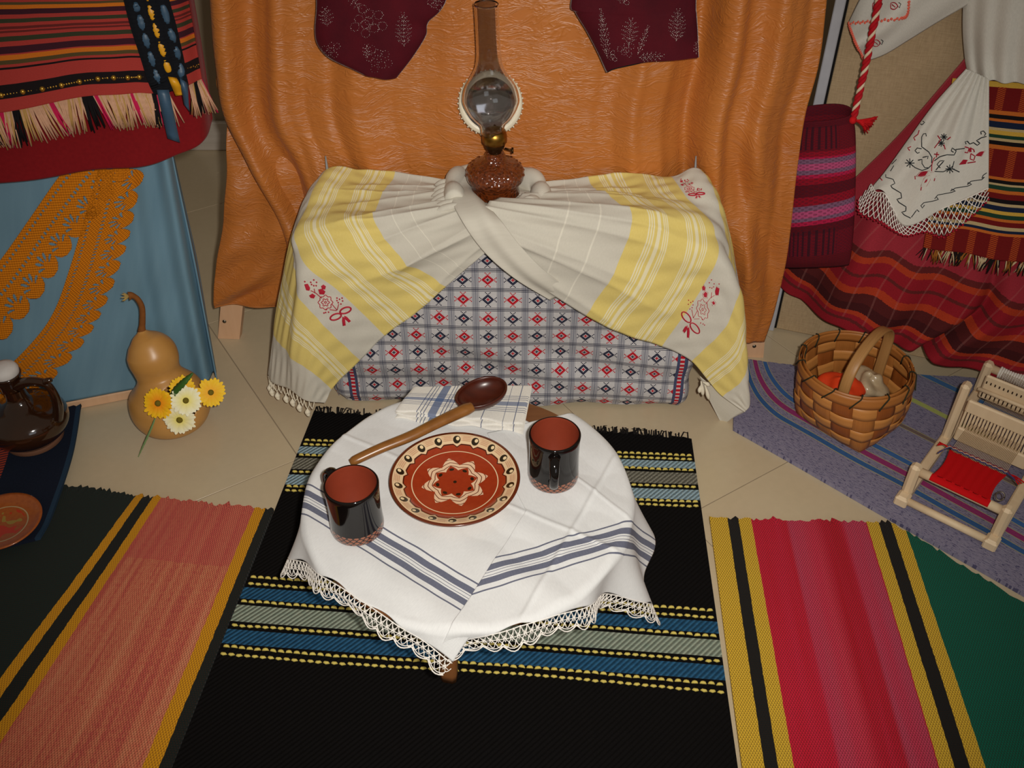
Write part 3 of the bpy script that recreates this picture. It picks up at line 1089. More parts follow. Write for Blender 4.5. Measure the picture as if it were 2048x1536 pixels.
m = Mat('clear_chimney_glass')
n = m.noise(m.tc('Object'), 6.0)
MT_GLASS = m.done((250, 250, 250), .02, trans=1.0, ior=1.45)
c0 = zb + .040
zt = lz(10)
cpf = [(.0225, c0), (.0235, c0 + .012), (.029, c0 + .024), (.044, c0 + .042), (.0535, c0 + .062), (.0545, c0 + .074), (.050, c0 + .092), (.038, c0 + .112), (.029, c0 + .128), (.0245, c0 + .145), (.0225, c0 + .17), (.0222, zt - .004), (.0228, zt)]
prf = cr(np.array(cpf), 60)
inner = prf[::-1].copy(); inner[:, 0] -= .0014
gch = Geo().lathe(np.concatenate([prf, inner, prf[:1]]), 48, (LX, LY, 0))
lean = -.012 / (zt - z0)
for arr in gch.v:
    arr[:, 0] += (arr[:, 2] - z0) * lean
mesh('chimney', gch, MT_GLASS, lamp)
# reflector on a bracket behind the chimney
rc = aty(981, 207, LY + .058)
tilt = math.radians(14)
RA = np.array([[1, 0, 0], [0, math.sin(tilt), -math.cos(tilt)], [0, math.cos(tilt), math.sin(tilt)]])
MT_MIRROR = simple('old_mirror', (176, 172, 176), .10, .12, 30.0, metal=1.0)
MT_WHITE = simple('white_enamel', (226, 216, 192), .35, .06)
gr = Geo().lathe([(0, -.014), (.02, -.0125), (.038, -.008), (.052, 0)], 40, rc, RA)
refl = mesh('reflector', gr, MT_MIRROR, lamp)
gr = Geo().lathe([(.051, .001), (.055, .003), (.061, .002), (.064, -.002), (.062, -.005), (.05, -.006), (0, -.018)], 48, rc, RA)
for k in range(40):
    a = 2 * pi * k / 40
    p = np.array([.0645 * math.cos(a), .0645 * math.sin(a), -.001]) @ RA.T + rc
    gr.ball(p, .0018, 6, 4)
mesh('reflector_rim', gr, MT_WHITE, refl)
q = rc + np.array([0, .012, -.05])
mesh('bracket', Geo().tube(cr(np.array([(LX, LY + .018, zb + .03), (LX, LY + .05, zb + .034), (q[0], q[1], q[2]), (rc[0], rc[1] + .014, rc[2] - .01)]), 16), .0022, 6), MT_DBRASS, lamp)

# ================================================================== velvet garment hanging on the curtain
def m_velvet():
    m = Mat('burgundy_velvet')
    n = m.noise(m.tc('Object'), 14.0, 4.0, .6)
    return m.done(m.mix(n, (46, 2, 14), (92, 8, 24)), .8, m.noise(m.tc('Object'), 300.0), .3, .001, sheen=.35, sheenr=.3)
MT_VELVET = m_velvet()
m = Mat('silver_thread_and_sequins')
n = m.noise(m.tc('Object'), 500.0)
MT_SILVER = m.done(m.mix(n, (150, 130, 136), (214, 196, 190)), .25, metal=.8)
MT_LINING = simple('dark_green_lining', (16, 26, 24), .8)
gar = thing('velvet_gown', 'burgundy velvet gown with silver embroidery pinned to the orange curtain', 'gown', oncurt(1010, 60, .09))
def sleeve(L, R, depth, offs, nseg=28, rows=50, fb=None):
    ctrl = []
    for i, (l, r) in enumerate(zip(L, R)):
        a, b = oncurt(*l, offs), oncurt(*r, offs)
        mid, hw = (a + b) / 2, (b - a) / 2
        ringp = []
        for k in range(nseg):
            an = 2 * pi * k / nseg
            p = mid + hw * math.cos(an) + CN * depth * math.sin(an) * (1 + .1 * math.sin(5 * an + i * .4))
            ringp.append(p)
        ctrl.append(ringp)
    return cr(np.array(ctrl), rows)
slv = []
Ls = [[(600, -330), (625, -150), (632, 0), (629, 60), (636, 92), (662, 118), (722, 143)],
      [(1235, -330), (1180, -150), (1142, 0), (1150, 25), (1172, 62), (1194, 104), (1213, 146)]]
Rs = [[(890, -330), (925, -150), (893, 0), (857, 45), (852, 72), (826, 114), (795, 154)],
      [(1440, -330), (1400, -150), (1393, 0), (1394, 30), (1396, 60), (1397, 90), (1398, 115)]]
for k in range(2):
    P = sleeve(Ls[k], Rs[k], .020, .085)
    if k == 1:   # the back layer hangs lower than the front, showing the lining
        for j in range(40, 50):
            for i in range(28):
                an = 2 * pi * i / 28
                if math.sin(an) > .05:
                    P[j, i, 2] += .020 * (j - 40) / 9.0 * math.sin(an) * (.3 + .7 * max(0, -math.cos(an) * .5 + .6))
    g = Geo().grid(P, None, closeu=True)
    gsl = g
    so = mesh('sleeve', g, MT_VELVET, gar)
    if k == 0:
        e = P[-1]
        gh = Geo().add(np.concatenate([e, [e.mean(0)]]), [(i, (i + 1) % 28, 28) for i in range(28)])
        mesh('cuff_fold', gh, MT_VELVET, so)
    else:
        cen = P[-12:].mean(axis=1, keepdims=True)
        Q = P[-12:] + (cen - P[-12:]) * .04
        mesh('lining', Geo().grid(Q, None, closeu=True), MT_LINING, so)
    slv.append((so, g))
# bodice and skirt-less upper part, mostly above the picture
bod = [[(880, -400), (1245, -400)], [(905, -300), (1220, -300)], [(925, -160), (1190, -160)], [(960, -75), (1120, -75)]]
P = sleeve([b[0] for b in bod], [b[1] for b in bod], .022, .085, rows=30)
mesh('bodice', Geo().grid(P, None, closeu=True), MT_VELVET, gar)

def beads(g, bv, pl, step=3.0, r=.0011):
    for a, b in zip(pl[:-1], pl[1:]):
        n = max(1, int(math.hypot(b[0] - a[0], b[1] - a[1]) / step))
        for k in range(n):
            x, y = a[0] + (b[0] - a[0]) * k / n, a[1] + (b[1] - a[1]) * k / n
            h = onsurf(bv, x + rng.normal(0, .4), y + rng.normal(0, .4), .0006)
            if h is not None:
                g.ball(h[0], r * rng.uniform(.5, 1.15), 4, 3)
def grape(cx, cy, s, n=9):
    out = []
    for i in range(n):
        a = i * 2.4
        q = s * .30 * math.sqrt(i)
        x0, y0 = cx + q * math.cos(a), cy + q * math.sin(a)
        out.append([(x0 + s * .26 * math.cos(t), y0 + s * .26 * math.sin(t)) for t in np.linspace(0, 2 * pi, 9)])
    return out
def frond(x0, y0, x1, y1, w, n=6):
    out = [[(x0, y0), (x1, y1)]]
    dx, dy = x1 - x0, y1 - y0
    L = math.hypot(dx, dy)
    nx, ny = -dy / L, dx / L
    for i in range(n):
        t = (i + .3) / n
        ww = w * math.sin(pi * min(1, .25 + t * .75))
        for sg in (-1, 1):
            bx, by = x0 + dx * t, y0 + dy * t
            out.append([(bx, by), (bx + sg * nx * ww + dx * .16, by + sg * ny * ww + dy * .16), (bx + dx * .12, by + dy * .12)])
    return out
emb = [[], []]
emb[0] += grape(738, 42, 34, 10) + grape(755, 118, 28, 9) + grape(662, 100, 22, 6) + frond(808, 92, 806, 30, 16, 8) + frond(655, 52, 650, 15, 14, 5) + frond(700, -10, 720, 20, 10, 4) + grape(872, 6, 20, 6) + frond(735, 115, 733, 88, 8, 4)
emb[1] += frond(1258, 88, 1262, 38, 17, 6) + frond(1352, 82, 1356, 22, 17, 8) + grape(1252, 100, 20, 6) + frond(1278, 115, 1326, 112, 10, 6) + frond(1215, 115, 1202, 25, 9, 9) + frond(1276, 108, 1296, 54, 6, 6) + frond(1392, 108, 1392, 84, 5, 4) + grape(1248, -2, 18, 6) + grape(1225, 112, 16, 4)
for k in range(2):
    so, gs = slv[k]
    bv = bvh_of(gs)
    g = Geo()
    for pl in emb[k]:
        beads(g, bv, pl)
    tag(mesh('silver_embroidery', g, MT_SILVER, so), kind='stuff')
# ================================================================== low round table
TX, TY, TR, TH = -.075, 1.10, .262, .285
def m_oak():
    m = Mat('brown_wood')
    x, y, z = m.objxyz()
    n = m.noise(m.comb(x * 8.0, y * 90.0, z * 8.0), 1.0, 3.0)
    return m.done(m.mix(n, (112, 66, 34), (160, 104, 58)), .5, n, .15, .001)
MT_OAK = m_oak()
table = thing('low_table', 'low round wooden table under white embroidered towels', 'table', (TX, TY, 0))
mesh('table_top', Geo().lathe([(0, TH - .024), (TR - .006, TH - .024), (TR - .001, TH - .018), (TR - .001, TH - .006), (TR - .006, TH - .0005), (0, TH - .0005)], 72, (TX, TY, 0)), MT_OAK, table)
foot = atz(899, 1362)
fr = math.hypot(foot[0] - TX, foot[1] - TY)
fa = math.atan2(foot[1] - TY, foot[0] - TX)
for k in range(3):
    a = fa + k * 2 * pi / 3
    b0 = np.array([TX + (fr) * math.cos(a), TY + fr * math.sin(a), .009])
    b1 = np.array([TX + (fr - .015) * math.cos(a), TY + (fr - .015) * math.sin(a), TH - .02])
    R = rotz(a - pi / 2)
    gg = Geo()
    ring = []
    for p, w, d in ((b0, .0135, .010), (b0 + (b1 - b0) * .08, .0145, .012), (b1, .019, .014)):
        for sx, sy in ((-1, -.6), (-.6, -1), (.6, -1), (1, -.6), (1, .6), (.6, 1), (-.6, 1), (-1, .6)):
            ring.append(p + R @ np.array([sx * w, sy * d, 0]))
    gg.grid(np.array(ring).reshape(3, 8, 3), None, closeu=True)
    gg.f.append(tuple(range(8))[::-1])
    mesh('leg', gg, MT_OAK, table)

# ------------------------------------------------------------------ towels
def drape(p, lift, amp=1.0, ph=0.0):
    """flat cloth coordinates -> cloth lying on the table and falling over its rim"""
    q = p - np.array([TX, TY])
    r = np.linalg.norm(q, axis=-1)
    th = np.arctan2(q[..., 1], q[..., 0])
    e = np.maximum(r - TR, 0)
    bend = .012
    ang = np.minimum(e / bend, pi / 2 * .96)
    down = np.where(e < bend * pi / 2 * .96, bend * (1 - np.cos(ang)), bend + (e - bend * pi / 2 * .96) * .97)
    out = np.where(e < bend * pi / 2 * .96, bend * np.sin(ang), bend + (e - bend * pi / 2 * .96) * .18)
    rip = .5 + .5 * np.sin(th * 15 + ph) * .8 + .35 * np.sin(th * 7 + 1 + ph)
    out = out + amp * .42 * np.maximum(e - .01, 0) * (rip - .3)
    rad = np.where(r < TR, r, TR + out) + lift * np.minimum(e / .01, 1)
    cre = .0022 * np.exp(-((p[..., 0] * .5 + p[..., 1] * .87 - .93) / .004) ** 2) + .0022 * np.exp(-((p[..., 0] * .9 - p[..., 1] * .44 + .36) / .004) ** 2) + .002 * np.exp(-((p[..., 0] * .75 + p[..., 1] * .66 - .83) / .003) ** 2)
    cz = cre + .0014 * np.sin(p[..., 0] * 61 + p[..., 1] * 23) * np.sin(p[..., 1] * 47) + .0016 * np.sin((p[..., 0] * .8 + p[..., 1] * 1.3) * 38)
    z = TH + .0015 + lift + np.maximum(cz, -.001) * np.clip(1 - e / .02, 0, 1) - down
    return np.stack([TX + rad * np.cos(th), TY + rad * np.sin(th), z], -1)

def m_towel(name, hem):
    m = Mat(name)
    u, v = m.uv()
    n = m.noise(m.comb(u * 500.0, v * 120.0), 1.0, 2.0)
    n2 = m.noise(m.comb(u * 30.0, v * 24.0), 1.0, 3.0)
    c = m.mix(n, (212, 212, 212), (228, 228, 227))
    c = m.scale(c, .96 + n2 * .06)
    d = (v + (m.noise(m.comb(u * 14.0, v * 6.0), 1.0, 1.0) - .5) * .005 - (hem + .098)).abs()
    bl = m.mix(n, (68, 72, 96), (92, 96, 118))
    li = d.between(.006, .0165) + d.between(.025, .0278) + d.between(.0022, .0032) 
    c = m.mix(li.clamp() * .92, c, bl)
    return m.done(c, .92, weave(m, u, v, 5000.0) * .4 + n2 * 2.0, .3, .0014, sheen=.04)

def towel(name, label, ang, x0, x1, n0, n1, lift, ph, hemn, shear=0.0):
    d = np.array([math.cos(ang), math.sin(ang)])
    nv_ = np.array([math.sin(ang), -math.cos(ang)])
    X_ = np.linspace(x0, x1, 190)
    Nn = np.linspace(n0, n1, 190)
    A, B = np.meshgrid(X_, Nn)
    if shear:      # the near corner is pulled across, so the side edge runs diagonally
        A = A + shear * np.minimum(n0 - B, .20) * ((x1 - A) / (x1 - x0)) ** 1.5
    wob = .003 * np.sin(A * 60) * np.exp(-np.abs(B - n0) / .02)
    p = A[..., None] * d + (B + wob)[..., None] * nv_
    P = drape(p, lift, 1.0, ph)
    g = Geo().grid(P, np.stack([A, n0 - B], 2))
    o = tag(mesh(name, g, m_towel(name + '_cotton', hemn), None, .001, offset=1.0), label, 'towel')
    # crocheted hem lace
    gl = Geo()
    def T(a, b):
        a, b = np.asarray(a, float), np.asarray(b, float)
        return drape(a[..., None] * d + (n0 + b)[..., None] * nv_, lift + .0004, 1.0, ph)
    cw = .0105
    n = int((x1 - x0) / cw)
    tt = np.linspace(0, 1, 7)
    for i in range(n):
        a = x0 + (i + .0) * cw
        for row, (b0, h) in enumerate(((0, .009), (.0085, .009), (.017, .010))):
            off = .5 * (row % 2)
            xs = a + (tt + off) * cw
            ys = b0 + h * np.sin(tt * pi) ** .8
            gl.tube(T(xs, ys), .00075, 4)
        # mesh bars
        gl.tube(T(a + tt * cw * .5, tt * .018), .0006, 4)
        gl.tube(T(a + cw - tt * cw * .5, tt * .018), .0006, 4)
        if i % 3 == 0:       # scallop points
            xs = a + (tt) * cw * 3
            ys = .024 + .010 * np.sin(tt * pi)
            gl.tube(T(xs, ys), .0011, 5)
            gl.tube(T(xs, ys * .86), .0008, 5)
    ed = np.linspace(x0, x1, 160)
    gl.tube(T(ed, ed * 0 + .001), .0010, 5)
    gl.tube(T(ed, ed * 0 + .0125), .0007, 4)
    tag(mesh('lace_hem', gl, MT_LACE, o), kind='stuff')
    return o, P
MT_LACE = simple('white_crochet_cotton', (232, 226, 218), .95, .06, 200.0)
def frame(ang, p):
    d = np.array([math.cos(ang), math.sin(ang)]); n = np.array([math.sin(ang), -math.cos(ang)])
    return np.dot(p, d), np.dot(p, n)
aA = math.radians(-36)
twA, _ = towel('lace_towel', 'white towel with navy stripes hanging over the left front of the low table', aA, -.975, -.532, -.582, -1.05, .001, 0.6, 0.0)
aB = math.radians(20)
twB, _ = towel('lace_towel', 'white towel with navy stripes lying on top at right side of the low table', aB, .172, .640, -.786, -1.185, .0035, 2.1, 0.0, 1.06)

# ------------------------------------------------------------------ folded napkin
def m_napkin():
    m = Mat('white_cotton_with_blue_check')
    u, v = m.uv()
    n = m.noise(m.comb(u * 300.0, v * 300.0), 1.0, 2.0)
    c = m.mix(n, (218, 214, 206), (236, 232, 224))
    bl = (66, 92, 138)
    du, dv = (u - .058).abs(), (v - .045).abs()
    c = m.mix((du < .0065) * .8, c, bl)
    c = m.mix((dv < .005) * .7, c, bl)
    li = ((du - .013).abs() < .0007) + ((du - .018).abs() < .0007) + ((du - .024).abs() < .0007)
    lj = ((dv - .010).abs() < .0006) + ((dv - .0145).abs() < .0006) + ((dv - .019).abs() < .0006)
    g1 = ((u - .135).abs() < .0007) + ((u - .185).abs() < .0007) + ((u - .168).abs() < .0004)
    c = m.mix((li + lj + g1).clamp() * .85, c, (60, 76, 116))
    return m.done(c, .9, weave(m, u, v, 5000.0) + n, .3, .001)
MT_NAP = m_napkin()
nz_ = TH + .006
q = [atz(828, 772, nz_ + .012), atz(1064, 769, nz_ + .012), atz(1046, 862, nz_ + .008), atz(789, 832, nz_ + .008)]
nap = thing('napkin', 'folded white napkin with blue check lines beneath the wooden spoon', 'napkin', (q[0] + q[2]) / 2 * [1, 1, 0] + [0, 0, nz_])
for lay in range(3):
    A_, B_, C_, D_ = q
    h0 = nz_ + .0005 + lay * .0042
    NU_, NV_ = 60, 40
    S = np.linspace(0, 1, NU_)[None, :, None]
    T = np.linspace(0, 1, NV_)[:, None, None]
    sh = [.0, .006, .012][lay]
    P = (A_ * (1 - S) + B_ * S) * (1 - T) + (D_ * (1 - S) + C_ * S) * T
    P = P + np.array([0, sh, 0]) * T
    Z = h0 + .0012 * np.sin(S[..., 0] * 7 + lay * 2) * np.sin(T[..., 0] * 5 + lay) + .002
    rnd = np.minimum(np.minimum(S[..., 0], 1 - S[..., 0]) / .02, np.minimum(T[..., 0], 1 - T[..., 0]) / .03).clip(0, 1)
    Zt = Z + .0019 * np.sqrt(1 - (1 - rnd) ** 2)
    Zb = Z - .0019 * np.sqrt(1 - (1 - rnd) ** 2)
    wv_ = .003 * np.sin(S[..., 0] * 23 + lay * 2) * T[..., 0] ** 6
    top = P.copy(); top[..., 2] = Zt; top[..., 1] += wv_
    bot = P.copy(); bot[..., 2] = Zb; bot[..., 1] += wv_
    UV = np.stack([np.broadcast_to(S[..., 0] * .20, Zt.shape), np.broadcast_to((1 - T[..., 0]) * .095, Zt.shape)], 2)
    if lay < 2: UV = UV * [1, .4] + [0, .07]
    gn = Geo().grid(top, UV)
    gn.grid(bot[:, ::-1], UV[:, ::-1])
    mesh('fold_layer', gn, MT_NAP, nap)
nap_top = nz_ + .0148

# ------------------------------------------------------------------ wooden spoon
def m_spoon(name, c1, c2):
    m = Mat(name)
    u, v = m.uv()
    x, y, z = m.objxyz()
    n = m.noise(m.comb(x * 30.0 + y * 10.0, y * 60.0, z * 60.0), 1.0, 3.0)
    return m.done(m.mix(n, c1, c2), .3, n, .1, .001, spec=.5)
MT_SP1 = m_spoon('worn_spoon_handle_wood', (96, 56, 20), (150, 98, 44))
MT_SP2 = m_spoon('dark_cherry_wood', (46, 16, 9), (86, 34, 20))
zs = nap_top + .012
h0 = atz(700, 925, TH + .017)
h1 = atz(925, 822, zs + .012)
hm = (h0 + h1) / 2 + np.array([.006, -.004, .004])
axis = (h1 - h0) * [1, 1, 0]; axis /= np.linalg.norm(axis)
spoon = thing('wooden_spoon', 'large wooden spoon with dark bowl resting on the folded napkin', 'spoon', (h0 + h1) / 2 * [1, 1, 0] + [0, 0, TH + .005])
hp = cr(np.array([h0, h0 * .5 + hm * .5 + [0, 0, .002], hm, hm * .5 + h1 * .5 + [0, 0, .001], h1, h1 + axis * .02 + [0, 0, .002]]), 40)
mesh('handle', Geo().tube(hp, np.interp(np.linspace(0, 1, 40), [0, .03, .5, .85, 1], [.006, .0095, .0105, .0125, .010]), 14, flat=.8, up=(0, 0, 1)), MT_SP1, spoon)
bc = atz(966, 782, zs + .018)
ba = math.atan2(axis[1], axis[0])
RB = rotz(ba) @ np.array([[math.cos(.10), 0, -math.sin(.10)], [0, 1, 0], [math.sin(.10), 0, math.cos(.10)]])
gbw = Geo()
def bowl(a, b, dpt, n=14, m_=36, inner=False):
    P = np.zeros((n, m_, 3))
    for j in range(n):
        f = j / (n - 1) * pi / 2
        for k in range(m_):
            th = 2 * pi * k / m_
            aa = a * (1.18 if math.cos(th) < 0 else 1.0)
            P[j, k] = [aa * math.sin(f) * math.cos(th), b * math.sin(f) * math.sin(th), -dpt * math.cos(f)]
    return P
O = bowl(.046, .037, .028)
I = bowl(.042, .033, .022)[::-1]
PB = np.concatenate([O, O[-1:] * [.96, .96, 1] + [0, 0, .0012], I])
gbw.grid(PB @ RB.T + bc, None, closeu=True)
mesh('bowl', gbw, MT_SP2, spoon)

# ------------------------------------------------------------------ plate
def m_plate(cx, cy, name, R, big=True):
    m = Mat(name)
    x, y, z = m.objxyz()
    r = (x * x + y * y).pow(.5) / R
    th = m.op('ARCTAN2', y, x)
    n = m.noise(m.tc('Object'), 120.0, 2.0)
    T1, CRM, DK = (150, 50, 22), (222, 192, 152), (40, 30, 16)
    c = m.mix(n, (144, 46, 20), (160, 58, 26))
    if not big:
        T1 = (150, 74, 24)
        c = m.mix(n, (140, 66, 22), (170, 90, 34))
        c = m.mix(r.between(.60, .63), c, (170, 150, 110))
        fl = m.noise(m.comb(x, y), 28.0, 1.0)
        c = m.mix((r < .55) * (fl > .55), c, (176, 50, 20))
        c = m.mix((r < .5) * (fl < .40), c, (150, 120, 50))
        return m.done(c, .25, coat=.5, coatr=.1)
    k = (th * (18 / (2 * pi)))
    f = k.frac() - .5
    af = f.abs()
    # cream rim with scalloped inner border
    sc = .800 - ((.22 - af).max(0.0) * .20)
    rim = (r > sc) * (r < .955)
    c = m.mix(rim, c, CRM)
    # dark outline below the scallops
    c = m.mix(r.between(-1.0, 2.0) * ((r - sc + .012).abs() < .009), c, (70, 30, 14))
    # brown hatch marks between the eyes
    hat = (af > .30) * ((f * 34.0).frac() < .28) * r.between(.84, .93)
    hat2 = (af > .2) * ((r * 40.0).frac() < .22) * r.between(.84, .94)
    c = m.mix((hat + hat2).clamp() * .7, c, (162, 74, 44))
    # dark eyes
    ex, ey = (f - .02) * 5.0, (r - .862) / .062
    eye = (ex * ex + ey * ey) < 1.0
    c = m.mix(eye, c, DK)
    ex2, ey2 = (f + .03) * 11.0, (r - .878) / .028
    c = m.mix((ex2 * ex2 + ey2 * ey2) < 1.0, c, (230, 204, 160))
    c = m.mix(r > .955, c, (96, 40, 18))
    # cream ring
    c = m.mix(r.between(.655, .67), c, (226, 200, 160))
    # feathered eight-pointed star
    k8 = (th * (8 / (2 * pi)) + .2).frac() - .5
    tri = 1.0 - k8.abs() * 2.0
    ro = .36 + tri * .16
    ri = .25 + tri * .10
    star = (r > ri) * (r < ro)
    fe = (tri * 11.0 + (r - ro) * 95.0).sin()
    c = m.mix(star, c, m.mix(fe > .78, (226, 190, 156), (112, 58, 40)))
    dx, dy = k8 * 5.2, (r - .27) / .028
    c = m.mix((dx * dx + dy * dy) < .9, c, DK)
    c = m.mix(r < .028, c, DK)
    return m.done(c, .18, coat=.7, coatr=.06)
PR_ = .109
pc = atz(910, 966, TH + .012)
pz = TH + .0062
plate_prof = [(0, .004), (.060, .004), (.064, .001), (.070, .001), (.078, .006), (.100, .016), (.1085, .0185), (.1095, .0205), (.108, .022), (.100, .0202), (.084, .0125), (.076, .0095), (0, .0085)]
gp = Geo().lathe([(r, z + pz) for r, z in plate_prof], 96, (pc[0], pc[1], 0))
plate = tag(mesh('plate', gp, m_plate(0, 0, 'terracotta_plate_glaze', .109), None, base=(pc[0], pc[1], pz)), 'terracotta plate with cream dripped rim and feathered star between the mugs', 'plate')

# ------------------------------------------------------------------ mugs
def m_mug():
    m = Mat('black_glaze')
    n = m.noise(m.tc('Object'), 30.0)
    return m.done(m.mix(n, (10, 8, 8), (20, 14, 12)), .07, coat=.2, coatr=.03, spec=.4)
MT_MUG = m_mug()
MT_TERRA = simple('terracotta_glaze', (128, 52, 33), .35, .1, 60.0)
def m_scale():
    m = Mat('scale_patterned_clay')
    u, v = m.uv()
    row = (v * 210.0)
    a = u * 26.0 + (row.floor() * .5)
    fx, fy = a.frac() - .5, row.frac()
    ar = (fx * fx * 3.2 + fy * fy).pow(.5)
    ln = (ar - .85).abs() < .17
    n = m.noise(m.tc('Object'), 90.0)
    c = m.mix(ln, m.mix(n, (128, 72, 50), (168, 104, 76)), (30, 16, 12))
    return m.done(c, .25, coat=.4)
MT_SCALE = m_scale()
def mug(cx, cy, hz, ha, label):
    z0 = TH + .0062
    t = thing('mug', label, 'mug', (cx, cy, z0), 'black glazed mugs on the low table')
    R_, H_ = .0425, .1005
    mesh('base_band', Geo().lathe([(0, z0 + .0005), (R_ - .003, z0 + .0005), (R_ - .0005, z0 + .003), (R_ + .0005, z0 + .010), (R_, z0 + .021)], 56, (cx, cy, 0)), MT_SCALE, t)
    mesh('body', Geo().lathe([(R_, z0 + .0205), (R_ - .0004, z0 + .03), (R_ - .001, z0 + .06), (R_ - .0002, z0 + .09), (R_ + .0004, z0 + H_ - .002), (R_ - .001, z0 + H_), (R_ - .003, z0 + H_ - .0005)], 56, (cx, cy, 0)), MT_MUG, t)
    mesh('inside', Geo().lathe([(R_ - .003, z0 + H_ - .0006), (R_ - .0042, z0 + H_ - .004), (R_ - .0045, z0 + .012), (R_ - .012, z0 + .007), (0, z0 + .007)], 48, (cx, cy, 0)), MT_TERRA, t)
    d = np.array([math.cos(ha), math.sin(ha), 0])
    pts = [np.array([cx, cy, z0]) + d * r + [0, 0, z] for r, z in ((R_ - .002, .086), (R_ + .012, .089), (R_ + .025, .076), (R_ + .028, .058), (R_ + .020, .040), (R_ - .002, .031))]
    mesh('handle', Geo().tube(cr(np.array(pts), 28), np.interp(np.linspace(0, 1, 28), [0, .15, .5, .85, 1], [.0105, .0085, .0075, .0075, .0095]), 12, flat=.62, up=d), MT_MUG, t)
    return t
b = atz(1108, 990, TH + .006)
mug(b[0], b[1] + .0425, 0, math.radians(-92), 'black mug with terracotta inside standing right of the plate')
b = atz(709, 1095, TH + .006)
mug(b[0], b[1] + .042, 0, math.radians(135), 'black mug with terracotta inside standing left of the plate')
# ================================================================== left costume display
LP0 = np.array([-1.06, 1.633, 0.0])
LD = np.array([.949, .315, 0.0])
LN = np.array([.315, -.949, 0.0])
def onL(px, py, off=0.0):
    return atplane(px, py, LP0 + LN * off, LN)
def netP(fn, rows, offs, nu, nv):
    """rows of (px,py) points with an offset per point or per row -> smooth sheet"""
    ctrl = []
    for r, o in zip(rows, offs):
        oo = o if isinstance(o, (list, tuple)) else [o] * len(r)
        ctrl.append([fn(p[0], p[1], q) for p, q in zip(r, oo)])
    return patch(np.array(ctrl), nu, nv)
def ST(nu, nv):
    return np.linspace(0, 1, nu)[None], np.linspace(0, 1, nv)[:, None]

board = thing('display_board', 'tall wooden display board behind the blue skirt', 'board', LP0)
rotL = rotz(math.atan2(LD[1], LD[0]))
c = LP0 + LD * -.02 - LN * .02
mesh('panel', Geo().box((c[0], c[1], .80), (.72, .018, 1.56), rotL, .002), MT_PINE, board, smooth=False)
c = LP0 + LD * -.06 + LN * .002
mesh('base_rail', Geo().box((c[0], c[1], .0125), (.74, .028, .024), rotL, .002), MT_PINE, board, smooth=False)

m = Mat('sky_blue_satin')
u, v = m.uv()
n = m.noise(m.comb(u * 40.0, v * 3.0), 1.0, 3.0)
MT_BLUE = m.done(m.mix(n, (96, 130, 150), (116, 150, 168)), .5, m.noise(m.comb(u * 400.0, v * 400.0)), .15, .001, spec=.4)
tops = [(-330, 240), (-150, 240), (0, 240), (100, 240), (190, 240), (262, 240), (322, 240), (330, 238)]
mids = [(-300, 520), (-120, 520), (30, 520), (125, 520), (215, 520), (300, 520), (376, 520), (392, 512)]
bots = [(-280, 880), (-100, 846), (60, 819), (160, 799), (260, 780), (350, 770), (424, 756), (432, 744)]
P = netP(onL, [tops, [((a[0] + b[0]) / 2, (a[1] + b[1]) / 2) for a, b in zip(tops, mids)], mids, [((a[0] * .5 + b[0] * .5), (a[1] + b[1]) / 2) for a, b in zip(mids, bots)], bots],
         [[.02] * 6 + [.03, -.012]] * 5, 200, 120)
S, T = ST(200, 120)
fa = np.clip((S - .55) / .3, 0, 1)
D = fa * (.014 * np.sin(S * 62 + .8 * T) + .008 * np.sin(S * 31 + 2 * T + 1)) * (.35 + .65 * T) + .0015 * np.sin(T * 22 + S * 4)
P = P + LN * (D * np.clip((1 - S) / .05, 0, 1))[:, :, None]
gblue = Geo().grid(P, arcuv(P))
bskirt = tag(mesh('blue_skirt', gblue, MT_BLUE, None, .0015), 'light blue satin skirt hanging on the board at left', 'skirt')
bvb = bvh_of(gblue)

def m_orange():
    m = Mat('orange_crochet_cotton')
    u, v = m.uv()
    n = (u * 900.0).sin() * (v * 900.0).sin()
    n2 = m.noise(m.comb(u * 200.0, v * 200.0), 1.0, 2.0)
    c = m.mix(n2, (216, 118, 12), (240, 146, 24))
    return m.done(m.scale(c, .88 + n * .12), .95, n, .8, .0015)
MT_ORANGE = m_orange()
lace = thing('crochet_lace', 'orange crocheted scalloped lace in two bands across the blue skirt', 'lace', onL(150, 500, .03))
def laceband(inner, outer, nsc, name):
    nl, nw = nsc * 34, 60
    A = cr(np.array(inner, float), nl)
    B = cr(np.array(outer, float), nl)
    W = np.linspace(0, 1, nw)
    pts = A[None] * (1 - W[:, None, None]) + B[None] * W[:, None, None]
    P = np.zeros((nw, nl, 3))
    for j in range(nw):
        for i in range(nl):
            x, y = pts[j, i]
            h = onsurf(bvb, x, y, .004)
            P[j, i] = h[0] if h is not None else onL(x, y, .03)
    K = np.linspace(0, nsc, nl)[None] + 0 * W[:, None]
    Wm = W[:, None] + 0 * K
    f = K % 1
    keep = Wm < .74 + .26 * np.sqrt(np.clip(1 - (2 * f - 1) ** 2, 0, 1)) ** 1.0
    hole = ((Wm > .09) & (Wm < .15) & ((K * 5) % 1 < .42))
    hole |= ((Wm > .36) & (Wm < .43) & ((K * 5 + .5) % 1 < .42))
    dx, dy = (f - .5) * .62, (.80 - Wm)
    ph = np.arctan2(dy, dx) / pi
    rho = np.hypot(dx, dy)
    fr_ = (ph * 5) % 1
    hole |= (ph > .08) & (ph < .92) & (rho > .10) & (rho < .29) & (np.abs(fr_ - .5) < .26 * np.sin(np.clip((rho - .10) / .19, 0, 1) * pi) ** .5)
    keep &= ~hole
    g = Geo().grid(P, arcuv(P), mask=keep[:-1, :-1])
    mesh(name, g, MT_ORANGE, lace, .0016)
